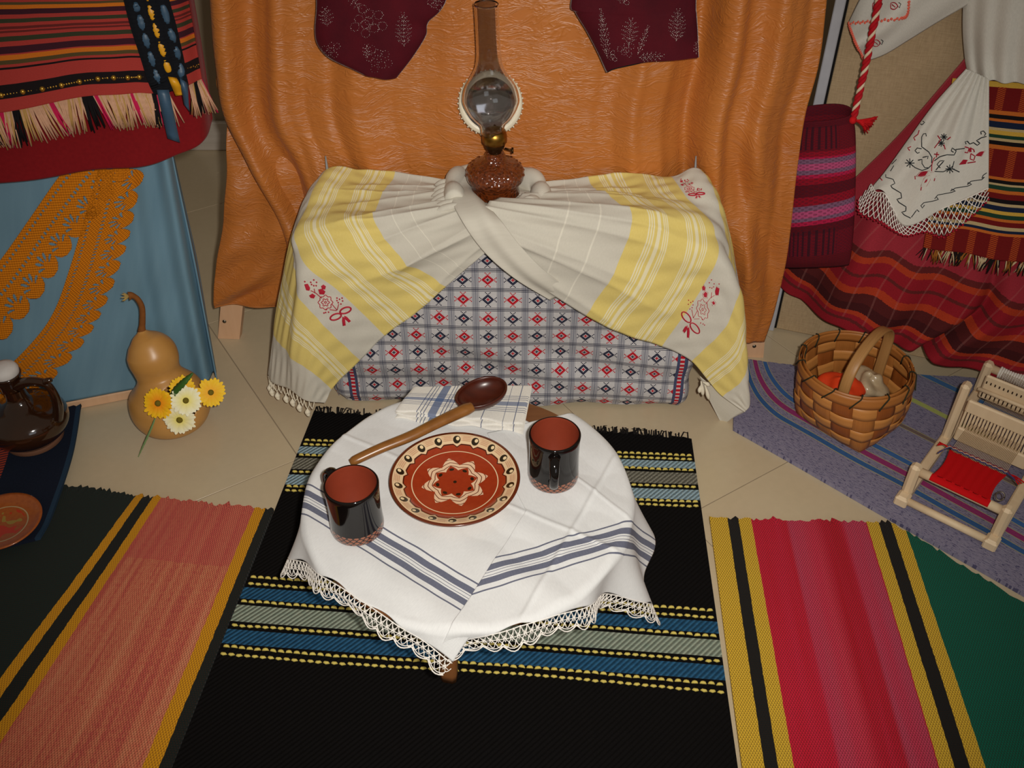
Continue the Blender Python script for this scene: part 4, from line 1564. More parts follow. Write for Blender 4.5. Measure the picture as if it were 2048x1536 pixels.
laceband([(190, 262), (118, 352), (62, 432), (0, 520), (-70, 605), (-140, 690)], [(268, 335), (206, 416), (142, 498), (82, 590), (10, 680), (-60, 770)], 11, 'band')
laceband([(196, 338), (163, 455), (138, 540), (109, 619), (70, 677), (0, 745), (-90, 800)], [(292, 336), (266, 434), (246, 513), (214, 600), (176, 672), (110, 752), (10, 850)], 15, 'band')

# ---------------- dark red overskirt
m = Mat('dark_red_wool')
n = m.noise(m.tc('Object'), 160.0, 2.0)
MT_DRED = m.done(m.mix(n, (112, 8, 16), (132, 16, 22)), .9, n, .2, .001, sheen=.1)
hemr = [(-220, 395), (-70, 376), (70, 356), (190, 341), (300, 327), (366, 306), (410, 274), (424, 238)]
r0 = [(-260, -160), (-110, -160), (20, -160), (120, -160), (210, -160), (285, -160), (340, -160), (356, -170)]
mid = [(-235, 120), (-85, 115), (50, 110), (160, 105), (262, 100), (335, 95), (384, 85), (398, 70)]
offs = [.05, .05, .05, .05, .05, .045, .03, .0], [.07, .07, .07, .07, .07, .06, .04, .005], [.09, .09, .09, .09, .085, .075, .055, .02]
P = netP(onL, [r0, mid, hemr], offs, 150, 110)
S, T = ST(150, 110)
P = P + LN * (.006 * np.sin(S * 24 + T) * T ** 2)[:, :, None]
gred = Geo().grid(P, arcuv(P))
tag(mesh('overskirt', gred, MT_DRED, None, .0025), 'plain dark red overskirt hanging over the blue skirt', 'skirt')

# ---------------- striped apron with fringe
def m_apron():
    m = Mat('striped_apron_wool')
    u, v = m.uv()       # v: picture rows above the lower edge / 309
    n = m.noise(m.comb(u * 400.0, v * 300.0), 1.0, 2.0)
    Pk, K, O, Gr, Pu, Ol, Br = (172, 58, 52), (26, 18, 20), (206, 112, 30), (56, 58, 40), (62, 26, 38), (86, 70, 40), (104, 38, 36)
    seq = [(725, Pk), (640, K), (545, Pk), (448, K), (434, Pk), (418, Ol), (388, O), (358, Pk), (345, Pu), (302, Pk), (270, Gr), (238, Pk), (214, Br), (200, Pk), (190, Br), (172, Pk), (150, Gr), (118, Pk), (92, Pu), (56, O), (28, Ol), (8, Pk), (-30, K), (-44, Pk), (-120, Gr), (-160, Pk), (-200, Pu), (-240, O), (-270, Pk), (-360, Gr), (-400, Pk)]
    st = [((725 - y) / 3.84 / 309.0, c) for y, c in seq]
    w_ = (m.noise(m.comb(u * 20.0, v * 3.0), 1.0, 1.0) - .5) * .006
    c = m.ramp(v + w_, st)
    c = m.scale(c, .82 + n * .36)
    return m.done(c, .9, (v * 1500.0).sin() + n, .3, .001)
bot = [(-220, 262), (-90, 240), (0, 224), (100, 207), (190, 190), (262, 187), (310, 186), (374, 171), (403, 158)]
top = [(-260, -160), (-130, -150), (-20, -140), (70, -130), (150, -120), (215, -122), (262, -124), (325, -130), (352, -136)]
mid = [((a[0] + b[0]) / 2, (a[1] + b[1]) / 2) for a, b in zip(top, bot)]
offs = [[.064] * 7 + [.05, .02], [.082] * 7 + [.068, .035], [.098, .098, .098, .098, .098, .095, .09, .075, .05]]
P = netP(onL, [top, mid, bot], offs, 170, 130)
S, T = ST(170, 130)
P = P + LN * (.004 * np.sin(S * 24 + T) * T ** 2)[:, :, None]
uvn = arcuv(P)
uvn[:, :, 1] = 1 - T
gap = Geo().grid(P, uvn)
apron = thing('striped_apron', 'rose striped apron with gold trim and pale fringe at upper left', 'apron', onL(190, 190, .09))
mesh('cloth', gap, m_apron(), apron, .002)
bva = bvh_of(gap)
edge = P[-1]
MTF = [simple('pale_pink_fringe', (206, 160, 130), .95, .2, 200.0), simple('black_fringe', (24, 20, 22), .95), simple('magenta_fringe', (196, 30, 80), .95), simple('sand_fringe', (190, 150, 90), .95)]
GF = [Geo() for _ in range(4)]
for i in range(330):
    s_ = i / 329 * (len(edge) - 1)
    px_ = s_ / (len(edge) - 1)
    if .80 < px_ < .885: continue
    j = min(int(s_), len(edge) - 2)
    p = edge[j] * (1 - s_ + j) + edge[j + 1] * (s_ - j)
    w_ = math.sin(i * .21) + math.sin(i * .083 + 1)
    k = 1 if w_ > 1.25 else (2 if (i % 41) < 4 else (3 if rng.random() < .3 else 0))
    L_ = rng.uniform(.055, .068)
    sw = LD * rng.normal(.004, .005) + LD * .010 * math.sin(i * .12)
    GF[k].tube(np.array([p + LN * .001, p - [0, 0, L_ * .5] + LN * .006 + sw * .5, p - [0, 0, L_] + LN * .004 + sw]), [.0018, .0020, .0012], 4)
for k in range(4):
    tag(mesh('fringe', GF[k], MTF[k], apron), kind='stuff')
MT_GOLD = simple('gold_sequin', (196, 150, 60), .3, .2, 100.0, metal=.8)
gs = Geo()
tr = [(10, 730), (165, 705), (305, 685), (445, 658), (575, 632), (710, 610), (830, 597), (930, 596), (1030, 592), (1100, 588)]
tr = [(x / 3.84, y / 3.84) for x, y in tr]
tc_ = cr(np.array(tr), 60)
for i, (x, y) in enumerate(tc_):
    blob(gs, bva, x, y, .0052 if i % 7 == 0 else rng.uniform(.0014, .0026), .0006, 7)
for i in range(14):
    blob(gs, bva, 372 + i * 2.2, 135 - i * .35 + rng.normal(0, 1.5), rng.uniform(.001, .0024), .0006, 6)
tag(mesh('sequin_trim', gs, MT_GOLD, apron), kind='stuff')

# ---------------- ribbon belt
belt = thing('ribbon_belt', 'black woven belt threaded with blue and yellow ribbons over the striped apron', 'belt', onL(310, 180, .11))
MT_BK = simple('black_woven_braid', (16, 18, 24), .9, .2, 200.0)
MT_RB = simple('slate_blue_ribbon', (54, 82, 106), .45, .15, 40.0)
MT_RY = simple('yellow_ribbon', (222, 158, 22), .45, .1, 40.0)
Lb, Rb = [(236, -60), (248, 0), (262, 55), (280, 110), (296, 160), (308, 186)], [(322, -60), (336, 0), (348, 45), (358, 90), (366, 130), (378, 172)]
rows = [[(a[0] + (b[0] - a[0]) * k / 4, a[1] + (b[1] - a[1]) * k / 4) for k in range(5)] for a, b in zip(Lb, Rb)]
def sm(px, py, o):
    h = onsurf(bva, px, py, o)
    return h[0] if h is not None else onL(px, py, .10)
ctrl = np.array([[sm(x, y, .004) for x, y in r] for r in rows])
P = patch(ctrl, 50, 90)
S, T = ST(50, 90)
P = P + LN * (.0025 * np.sin(S * 4 * pi) ** 2 + .0008 * np.sin(T * 200))[:, :, None]
gbelt = Geo().grid(P, arcuv(P))
mesh('braid', gbelt, MT_BK, belt, .003)
bvb2 = bvh_of(gbelt)
def puff(g, a, b, w, lift=.002):
    pts = [onsurf(bvb2, a[0] + (b[0] - a[0]) * k / 6, a[1] + (b[1] - a[1]) * k / 6, lift) for k in range(7)]
    pts = [p[0] for p in pts if p is not None]
    if len(pts) > 3:
        g.tube(np.array(pts), w * np.sin(np.linspace(.35, pi - .35, len(pts))) ** .7, 10, flat=.45, up=LN)
gb1, gb2 = Geo(), Geo()
z_ = lambda x, y: (x / 3.84, y / 3.84)
cl = [(1005, -120), (1035, 10), (1065, 100), (1105, 240), (1140, 380), (1185, 520), (1225, 650)]
for a, b in zip(cl[:-1], cl[1:]):
    puff(gb1, z_(a[0] * .9 + b[0] * .1, a[1] * .9 + b[1] * .1), z_(a[0] * .1 + b[0] * .9, a[1] * .1 + b[1] * .9), .0085)
cl = [(1200, -120), (1240, 10), (1295, 200), (1340, 340), (1370, 470), (1405, 620)]
for a, b in zip(cl[:-1], cl[1:]):
    puff(gb1, z_(a[0] * .88 + b[0] * .12, a[1] * .88 + b[1] * .12), z_(a[0] * .12 + b[0] * .88, a[1] * .12 + b[1] * .88), .007)
cl = [(1110, -120), (1145, 20), (1185, 165), (1225, 305), (1270, 450), (1305, 575)]
for a, b in zip(cl[:-1], cl[1:]):
    puff(gb2, z_(a[0] * .9 + b[0] * .1, a[1] * .9 + b[1] * .1), z_(a[0] * .1 + b[0] * .9, a[1] * .1 + b[1] * .9), .0062)
def tail(g, quad, n=10):
    a, b, c_, d = [np.array(z_(*q)) for q in quad]
    rows = []
    for k in range(n + 1):
        t = k / n
        l, r = a * (1 - t) + d * t, b * (1 - t) + c_ * t
        rows.append([onL(*(l * (1 - s_) + r * s_), .112 + .006 * math.sin(t * 5) + .003 * math.sin(s_ * 3)) for s_ in (0, .5, 1)])
    g.grid(np.array(rows), None)
tail(gb1, [(1205, 690), (1295, 690), (1382, 1095), (1288, 1062)])
tail(gb1, [(1380, 600), (1440, 640), (1455, 860), (1415, 800)])
tail(gb2, [(1290, 590), (1355, 600), (1425, 725), (1350, 735)])
mesh('blue_ribbon', gb1, MT_RB, belt, .0012)
mesh('yellow_ribbon', gb2, MT_RY, belt, .0012)

# ================================================================== navy mat with jug and plate
def m_mat():
    m = Mat('navy_wool_mat')
    u, v = m.uv()
    n = m.noise(m.comb(u * 300.0, v * 300.0), 1.0, 2.0)
    c = m.mix(n, (14, 18, 34), (24, 32, 48))
    for a, w_, col in ((.045, .012, (150, 54, 34)), (.085, .010, (26, 46, 96)), (.118, .010, (150, 54, 34)), (.15, .006, (26, 46, 96)), (.178, .016, (160, 60, 40))):
        tk = ((v * 120.0).frac() > .35) * ((u - a - .105).abs() < w_)
        c = m.mix(tk, c, col)
    c = m.mix(u > .412, c, (34, 54, 74))
    return m.done(c, .95, n, .4, .002)
Rr = [atz(165, 820)[:2], atz(158, 870)[:2], atz(148, 920)[:2], atz(128, 985)[:2], atz(104, 1050)[:2], atz(84, 1086)[:2]]
Rr = cr(np.array(Rr), 40)
Ll = np.stack([np.linspace(-1.42, -1.36, 40), Rr[:, 1] - .165], 1)
S = np.linspace(0, 1, 60)[None, :, None]
XY = Ll[:, None] * (1 - S) + Rr[:, None] * S
uvn = np.stack([np.broadcast_to(np.linspace(0, .42, 60)[None], (40, 60)), np.broadcast_to(np.linspace(0, .44, 40)[:, None], (40, 60))], 2)
nmat, _ = rug('wool_mat', XY, uvn, m_mat(), z0=.0098, th=.006, wob=.002, label='small navy wool mat with brick red stripes under the brown jug', rag=.002)
nmat['category'] = 'mat'

MT_JUG = None
m = Mat('dark_brown_glaze')
n = m.noise(m.tc('Object'), 14.0, 3.0)
MT_JUG = m.done(m.mix(n, (30, 16, 7), (58, 30, 12)), .12, coat=.5, coatr=.05, spec=.6)
MT_CLAY = simple('bare_clay', (120, 80, 58), .7)
JX, JY, JZ = -1.045, 1.52, .0175
jug = thing('jug', 'round brown glazed clay jug with arched handle and white stopper', 'jug', (JX, JY, JZ))
mesh('foot', Geo().lathe([(0, JZ + .0005), (.056, JZ + .0005), (.060, JZ + .004), (.058, JZ + .014)], 40, (JX, JY, 0)), MT_CLAY, jug)
bp = cr(np.array([(.050, .012), (.066, .022), (.080, .040), (.084, .058), (.077, .080), (.056, .097), (.035, .108), (.023, .122), (.0205, .145)]), 50)
mesh('body', Geo().lathe([(r, z + JZ) for r, z in bp], 56, (JX, JY, 0)), MT_JUG, jug)
npf = cr(np.array([(.0205, .144), (.021, .155), (.0255, .170), (.030, .180), (.0305, .184), (.027, .185), (.018, .170)]), 24)
nk = Geo().lathe([(r, z + JZ) for r, z in npf], 36, (JX - .004, JY, 0))
mesh('neck', nk, MT_JUG, jug)
hp = [(JX + .015, JY - .004, JZ + .158), (JX + .035, JY - .012, JZ + .172), (JX + .060, JY - .016, JZ + .178), (JX + .084, JY - .018, JZ + .172), (JX + .091, JY - .018, JZ + .145), (JX + .087, JY - .016, JZ + .105), (JX + .074, JY - .014, JZ + .072)]
hdl = mesh('handle', Geo().tube(cr(np.array(hp), 40), np.interp(np.linspace(0, 1, 40), [0, .2, .6, 1], [.014, .0095, .0085, .012]), 14), MT_JUG, jug)
gk = Geo().tube(np.array([(JX + .078, JY - .018, JZ + .172), (JX + .090, JY - .020, JZ + .183), (JX + .099, JY - .021, JZ + .186)]), [.008, .0065, .005], 10)
mesh('thumb_knob', gk, MT_JUG, hdl)
gs = Geo().lathe([(0, .2085), (.012, .208), (.024, .204), (.0285, .196), (.0275, .184), (.022, .176)][::-1], 24, (JX - .004, JY, JZ))
mesh('stopper', gs, simple('white_paper', (214, 210, 206), .8), jug)
pcn = atz(4, 1046, .03)
pf = [(0, .003), (.045, .003), (.050, .0), (.056, .003), (.072, .012), (.0765, .0165), (.076, .019), (.070, .0165), (.054, .009), (0, .0075)]
gp = Geo().lathe([(r, z + .0178) for r, z in pf], 64, (pcn[0], pcn[1], 0))
tag(mesh('plate', gp, m_plate(0, 0, 'amber_brown_plate_glaze', .0765, False), None, base=(pcn[0], pcn[1], .0178)), 'small amber brown plate with faded red pattern on the navy mat', 'plate')

# ================================================================== gourd with daisies
gpts = np.array([(-.757, 1.580, .0008), (-.757, 1.580, .004), (-.757, 1.581, .016), (-.757, 1.582, .036), (-.757, 1.583, .060), (-.758, 1.584, .085), (-.759, 1.586, .108), (-.762, 1.589, .127), (-.765, 1.592, .142), (-.768, 1.595, .158), (-.770, 1.598, .178), (-.772, 1.602, .198), (-.776, 1.605, .218), (-.780, 1.608, .232), (-.782, 1.610, .241), (-.783, 1.611, .246)])
grad = np.array([.004, .040, .066, .080, .0855, .083, .073, .058, .048, .0485, .0525, .051, .041, .027, .013, .0075])
gq, gr_ = cr(gpts, 130), cr(grad, 130)
gg = Geo().tube(gq, gr_, 110, cap=False)
V = gg.pts()
def proj(p):
    dz = p[..., 2] - CAMH
    dep = p[..., 1] * _c - dz * _s
    uu = p[..., 1] * _s + dz * _c
    return 1024 + FPX * p[..., 0] / dep, 768 - FPX * uu / dep
fx, fy = proj(V)
keep = []
for f in gg.f:
    cx, cy = fx[list(f)].mean(), fy[list(f)].mean()
    front = V[list(f)].mean(0)[1] < 1.575
    ex, ey = (cx - 362) / 40, (cy - 802) / 37
    if not (front and ex * ex + ey * ey < 1):
        keep.append(f)
gg.f = keep
m = Mat('ripe_gourd_skin')
n = m.noise(m.tc('Object'), 22.0, 4.0)
n2 = m.noise(m.tc('Object'), 7.0, 2.0)
c = m.mix(n2, (178, 124, 58), (202, 154, 88))
MT_GOURD = m.done(m.scale(c, .88 + n * .24), .35, n, .05, .001, spec=.45)
gourd = thing('bottle_gourd', 'dried tan bottle gourd with a cut opening, leaning by the blue skirt', 'gourd', (-.757, 1.583, 0))
mesh('shell', gg, MT_GOURD, gourd, .004)
sp = np.array([(-.783, 1.611, .244), aty(285, 640, 1.612), aty(284, 615, 1.612), aty(275, 598, 1.610), aty(264, 591, 1.606), aty(257, 592, 1.603)])
MT_STEM = simple('dry_brown_stem', (128, 78, 36), .8, .25, 80.0)
stm = mesh('stem', Geo().tube(cr(sp, 40), np.interp(np.linspace(0, 1, 40), [0, .1, .7, .9, 1], [.0085, .0065, .0055, .008, .0095]), 10), MT_STEM, gourd)
ge = Geo()
for k in range(7):
    a = 2 * pi * k / 7
    o = aty(257, 592, 1.603)
    ge.tube(np.array([o, o + np.array([-.010, -.004, 0]) + np.array([0, math.cos(a) * .009, math.sin(a) * .009])]), [.003, .0008], 5)
mesh('stem_end', ge, simple('pale_stem_fibre', (176, 150, 90), .9), stm)

def petal_mat(name, c1, c2):
    m = Mat(name)
    u, v = m.uv()
    return m.done(m.mix(v, c1, c2), .6, spec=.3)
PM = {'orange': petal_mat('orange_yellow_petal', (236, 120, 12), (238, 190, 22)), 'white': petal_mat('cream_petal', (232, 214, 60), (238, 234, 206)), 'yellow': petal_mat('golden_petal', (236, 158, 16), (240, 196, 28))}
MT_CEN = simple('olive_flower_centre', (112, 98, 26), .9, .3, 400.0, .6)
MT_GREEN = simple('fresh_green_leaf', (52, 96, 30), .55, .2, 60.0)
hole_c = np.array([-.735, 1.535, .075])
def daisy(px, py, y, rpx, kind, label, face, np_=22):
    c = aty(px, py, y)
    R_ = rpx / FPX * (c[1] * _c + (CAMH - c[2]) * _s)
    nrm = np.array(face, float); nrm /= np.linalg.norm(nrm)
    e1 = np.cross(nrm, [0, 0, 1.0]); e1 /= np.linalg.norm(e1)
    e2 = np.cross(nrm, e1)
    t = thing('daisy', label, 'flower', c, 'daisies tucked into the gourd')
    for lay in range(2):
        for k in range(np_):
            a = 2 * pi * (k + lay * .5) / np_ + rng.normal(0, .05)
            rr = R_ * (1.0 - lay * .12) * rng.uniform(.9, 1.04)
            d = e1 * math.cos(a) + e2 * math.sin(a)
            w_ = np.cross(nrm, d)
            hw = R_ * .125
            lift = nrm * (.002 + lay * .002)
            cup = rng.uniform(-.003, .004)
            rowp, uv = [], []
            for q, ww in ((.16, .45), (.45, .9), (.75, 1.0), (.92, .75), (1.0, .25)):
                b = c + d * rr * q + lift + nrm * cup * q * q
                rowp.append([b - w_ * hw * ww, b + nrm * .0007, b + w_ * hw * ww])
                uv.append([(0, q), (.5, q), (1, q)])
            g = Geo().grid(np.array(rowp), np.array(uv))
            mesh('petal', g, PM[kind], t)
    g = Geo().ball(c + nrm * .004, (R_ * .20, R_ * .20, R_ * .20), 12, 7)
    mesh('flower_centre', g, MT_CEN, t)
    st_ = cr(np.array([c - nrm * .002, c - nrm * .014 + (hole_c - c) * .15, (c + hole_c) / 2 + [0, 0, -.004], hole_c]), 12)
    mesh('stalk', Geo().tube(st_, .0016, 6), MT_GREEN, t)
daisy(365, 776, 1.515, 26, 'yellow', 'yellow daisy mostly hidden behind the upper white daisy', (.2, -.7, .8))
daisy(372, 801, 1.490, 31, 'white', 'upper white daisy in the middle of the gourd opening', (.25, -.75, .6))
daisy(318, 806, 1.487, 33, 'orange', 'yellow daisy with orange heart at left of the gourd opening', (-.1, -.8, .5))
daisy(360, 838, 1.480, 33, 'white', 'lower white daisy hanging below the gourd opening', (.1, -.95, .25))
daisy(422, 785, 1.515, 30, 'yellow', 'golden yellow daisy sticking out at right of the gourd', (.25, -.75, .65))
def blade(pts, wd, label, mt=None):
    P = cr(np.array(pts), 24)
    d = np.gradient(P, axis=0)
    sd = np.cross(d, np.array([0, -.6, .8])); sd /= np.linalg.norm(sd, axis=1)[:, None]
    ww = wd * np.sin(np.linspace(.12, 1, 24) * pi * .97) ** .7
    ser = 1 + .14 * np.sin(np.arange(24) * 2.4)
    G = np.stack([P - sd * (ww * ser)[:, None], P + np.array([0, -.001, .001]), P + sd * (ww * ser)[:, None]], 1)
    return tag(mesh('leaf_blade', Geo().grid(G, None), mt or MT_GREEN, None, .0006), label, 'leaf')
blade([aty(338, 800, 1.497), aty(350, 782, 1.492), aty(368, 764, 1.492), aty(386, 746, 1.50)], .008, 'dark green leaf standing up behind the white daisies')
blade([aty(312, 832, 1.484), aty(300, 862, 1.478), aty(286, 892, 1.478), aty(275, 917, 1.482)], .0028, 'thin pale green blade dangling in front of the gourd', simple('pale_green_blade', (120, 150, 96), .5))
# ================================================================== right costume display
RP0 = np.array([.67, 1.941, 0.0])
RD = np.array([.94, -.342, 0.0])
RNm = np.array([-.342, -.94, 0.0])
def onR(px, py, off=0.0):
    return atplane(px, py, RP0 + RNm * off, RNm)
rotR = rotz(math.atan2(RD[1], RD[0]))
def m_burlap():
    m = Mat('natural_burlap')
    u, v = m.uv()
    n = m.noise(m.comb(u * 420.0, v * 40.0), 1.0, 2.0)
    n2 = m.noise(m.comb(u * 40.0, v * 420.0), 1.0, 2.0)
    c = m.mix((n + n2) * .5, (140, 116, 86), (200, 174, 138))
    return m.done(c, .95, n + n2, .4, .0015)
scr = thing('display_screen', 'standing screen covered in brown burlap with grey edge at right', 'screen', RP0)
c = RP0 + RD * .52 - RNm * .012
g = Geo().box((c[0], c[1], .805), (1.04, .022, 1.60), rotR, .003)
p = g.pts() - c
g.uv = [np.stack([p @ RD, p[:, 2]], 1)]
mesh('burlap_panel', g, m_burlap(), scr, smooth=False)
c = RP0 - RD * .014 - RNm * .008
mesh('edge_strip', Geo().box((c[0], c[1], .80), (.021, .030, 1.60), rotR, .002), simple('grey_metal_edge', (176, 176, 182), .4), scr, smooth=False)
c = RP0 - RD * .001 - RNm * .004
mesh('edge_gap', Geo().box((c[0], c[1], .80), (.005, .018, 1.58), rotR, .001), simple('gap_shade_black', (14, 12, 12), .8), scr, smooth=False)  # solid black strip standing in for the shade inside the gap

# ---------------- striped red skirt
def m_rskirt():
    m = Mat('red_plaid_wool')
    u, v = m.uv()       # v: metres up from the hem
    n = m.noise(m.comb(u * 300.0, v * 500.0), 1.0, 2.0)
    w_ = (m.noise(m.comb(u * 9.0, v * 4.0), 1.0, 1.0) - .5) * .008
    R_, O, Dk, Pk, Br = (150, 26, 38), (178, 58, 30), (70, 22, 24), (164, 46, 58), (104, 34, 34)
    st = [(0, R_), (.022, Br), (.028, R_), (.04, O), (.052, Dk), (.075, (86, 28, 28)), (.105, O), (.122, R_), (.150, Br), (.158, R_), (.185, O), (.202, Br), (.215, Pk)]
    c = m.ramp(v + w_ + (m.noise(m.comb(u * 260.0, v * 20.0), 1.0, 1.0) - .5) * .006, st)
    lines = (((u + w_) * 21.0).frac() < .09) * (v > .03)
    c = m.mix(lines * .13 * (.4 + n), c, (206, 140, 130))
    c = m.scale(c, .62 + n * .5)
    return m.done(c, .9, n, .3, .001)
hem = [(1556, 566), (1592, 600), (1640, 630), (1690, 660), (1740, 684), (1785, 692), (1822, 694), (1856, 712), (1900, 734), (1975, 748), (2060, 754), (2180, 762), (2300, 775)]
n_ = len(hem)
def lerp_row(l, r, y0, y1, sag=0):
    return [(l + (r - l) * k / (n_ - 1), y0 + (y1 - y0) * k / (n_ - 1) + sag * math.sin(k / (n_ - 1) * pi)) for k in range(n_)]
rows = [lerp_row(1935, 2130, 110, 120), lerp_row(1800, 2200, 268, 290, 6), lerp_row(1672, 2240, 395, 450, 20), lerp_row(1590, 2270, 500, 620, 50), hem]
offs = [[.03] * n_, [.030] + [.05] * (n_ - 1), [.028, .05] + [.085] * (n_ - 2), [.025, .06] + [.11] * (n_ - 2), [.018, .05, .08] + [.125] * (n_ - 3)]
P = netP(onR, rows, offs, 260, 150)
S, T = ST(260, 150)
D = (.011 * np.sin(S * 40 + 1) + .008 * np.sin(S * 23 + 2)) * T ** 1.3 * np.clip(S / .1, 0, 1)
D = D - .035 * np.exp(-((S - .545 - .05 * (1 - T)) / .022) ** 2) * np.clip((T - .45) * 2.2, 0, 1) + .016 * np.exp(-((S - .60 - .04 * (1 - T)) / .03) ** 2) * np.clip((T - .45) * 2, 0, 1)
P = P + RNm * D[:, :, None]
uvn = arcuv(P)
uvn[:, :, 1] = uvn[-1:, :, 1] - uvn[:, :, 1]
grs = Geo().grid(P, uvn)
tag(mesh('red_skirt', grs, m_rskirt(), None, .002), 'wide red plaid skirt with dark hem bands on the burlap screen', 'skirt')
bvrs = bvh_of(grs)

# ---------------- striped woollen apron
def m_rapron():
    m = Mat('multicolour_striped_wool')
    u, v = m.uv()      # v: 0 top .. 1 hem
    n = m.noise(m.comb(u * 350.0, v * 250.0), 1.0, 2.0)
    R_, O, K, Cr, Gn, Nv, Ye = (112, 20, 20), (196, 104, 40), (22, 16, 18), (190, 166, 120), (30, 62, 44), (22, 34, 60), (206, 164, 66)
    ys = [(156, Ye), (166, R_), (213, O), (221, K), (229, O), (235, Nv), (247, Cr), (253, Ye), (260, Gn), (267, Cr), (273, K), (281, O), (289, R_), (344, O), (349, K), (356, Cr), (361, Gn), (369, O), (376, R_), (386, K), (394, Cr), (400, Nv), (410, Ye), (416, Gn), (424, O), (430, R_), (440, Cr), (446, Nv), (452, O)]
    st = [((y - 156) / 350.0, c) for y, c in ys] + [((457 - 156) / 350.0, R_)]
    c = m.ramp(v + (m.noise(m.comb(u * 30.0, v * 6.0), 1.0, 1.0) - .5) * .004, st)
    vs = ((u * 24.0).frac() < .34)
    inred = v.between(10 / 350., 57 / 350.) + v.between(134 / 350., 188 / 350.) + (v > 302 / 350.)
    tw = ((u * 900.0 + v * 500.0).sin() > -.2)
    c = m.mix(inred.clamp() * vs * tw * .75, c, (190, 84, 34))
    c = m.scale(c, .8 + n * .4)
    return m.done(c, .92, n + (v * 900.0).sin() * .4, .4, .0015)
tl = [(1905 + 42 * k, 156 + 3 * k) for k in range(8)]
bl = [(1847, 494), (1890, 500), (1935, 508), (1985, 516), (2048, 524), (2110, 533), (2180, 542), (2250, 552)]
rows = [[(a[0] * (1 - t) + b[0] * t, a[1] * (1 - t) + b[1] * t) for a, b in zip(tl, bl)] for t in (0, .25, .5, .75, 1)]
P = netP(onR, rows, [.075, .088, .102, .118, .132], 150, 150)
S, T = ST(150, 150)
P = P + RNm * (.004 * np.sin(S * 17) * T)[:, :, None]
uvn = arcuv(P); uvn[:, :, 1] = T
gra = Geo().grid(P, uvn)
rap = thing('woollen_apron', 'dark red wool apron with coloured cross stripes and fringe at right edge', 'apron', onR(1990, 500, .13))
mesh('cloth', gra, m_rapron(), rap, .0025)
MTG = [simple('black_wool_tuft', (28, 22, 20), .95), simple('ochre_wool_tuft', (150, 92, 34), .95), simple('cream_wool_tuft', (196, 176, 140), .95)]
GG = [Geo() for _ in range(3)]
ed = P[-1]
for i in range(190):
    j = rng.uniform(0, len(ed) - 1.01)
    a = int(j)
    p = ed[a] * (1 - j + a) + ed[a + 1] * (j - a)
    ph = int(j / 10) % 3
    k = ph if rng.random() < .7 else rng.integers(0, 3)
    L_ = rng.uniform(.02, .036)
    sw = RD * (rng.normal(0, .005) - .008 * math.cos(j * .31))
    GG[k].tube(np.array([p + [0, 0, .002], p - [0, 0, L_ * .5] + RNm * .004 + sw * .6, p - [0, 0, L_] + RNm * .003 + sw]), [.0013, .0014, .0007], 4)
for k in range(3):
    tag(mesh('fringe', GG[k], MTG[k], rap), kind='stuff')

# ---------------- white shirt
m = Mat('white_homespun')
u, v = m.uv()
n = m.noise(m.comb(u * 500.0, v * 160.0), 1.0, 2.0)
MT_HOME = m.done(m.mix(n, (204, 200, 190), (226, 222, 212)), .9, weave(m, u, v, 5000.0) + n, .3, .001)
MT_CORAL = simple('coral_thread', (226, 104, 84), .8, .15, 200.0)
MT_INK = simple('black_green_thread', (30, 36, 40), .8)
MT_ROSE = simple('dark_rose_thread', (164, 26, 46), .8)
shirt = thing('white_shirt', 'white homespun shirt with coral edged sleeve on the burlap screen', 'shirt', onR(1990, 160, .08))
def sheet(rows, offs, nu, nv, fold, mat, name, parent, solid=.0015):
    P = netP(onR, rows, offs, nu, nv)
    S, T = ST(nu, nv)
    P = P + RNm * fold(S, T)[:, :, None]
    g = Geo().grid(P, arcuv(P))
    return mesh(name, g, mat, parent, solid), g, P
rows = [[(1942, -330), (2000, -330), (2070, -330), (2150, -330), (2240, -330)], [(1932, -120), (1990, -120), (2060, -120), (2140, -120), (2230, -120)],
        [(1926, 40), (1975, 40), (2040, 40), (2120, 40), (2210, 40)], [(1930, 110), (1972, 115), (2030, 118), (2110, 124), (2200, 130)], [(1936, 146), (1975, 160), (2030, 166), (2110, 170), (2200, 176)]]
sheet(rows, [[.03, .06, .08, .08, .06]] * 2 + [[.04, .08, .10, .10, .08]] * 2 + [[.05, .09, .10, .10, .09]], 120, 110, lambda S, T: .006 * np.sin(S * 34) * T, MT_HOME, 'bodice', shirt)
rows = [[(1697, 47), (1722, -4), (1762, -70), (1850, -140), (1950, -200)], [(1711, 86), (1766, 50), (1816, 2), (1880, -45), (1945, -90)], [(1729, 122), (1770, 107), (1816, 80), (1872, 46), (1938, 8)]]
so, gsl, P = sheet(rows, [[.03, .035, .035, .04, .04], [.075, .085, .085, .08, .07], [.045, .05, .05, .05, .05]], 90, 50, lambda S, T: .003 * np.sin(T * 14 + S * 3), MT_HOME, 'sleeve', shirt)
bvs = bvh_of(gsl)
ge = Geo()
for pl in ([(1699, 47), (1745, 43), (1800, 36), (1814, 28), (1818, 2)], [(1699, 49), (1711, 84), (1728, 118)]):
    c_ = cr(np.array(pl, float), 40)
    for k, (x, y) in enumerate(c_):
        blob(ge, bvs, x, y + (1.2 if k % 2 else -1.2), .0030, .001)
mesh('coral_edging', ge, MT_CORAL, so)
gi, gr2 = Geo(), Geo()
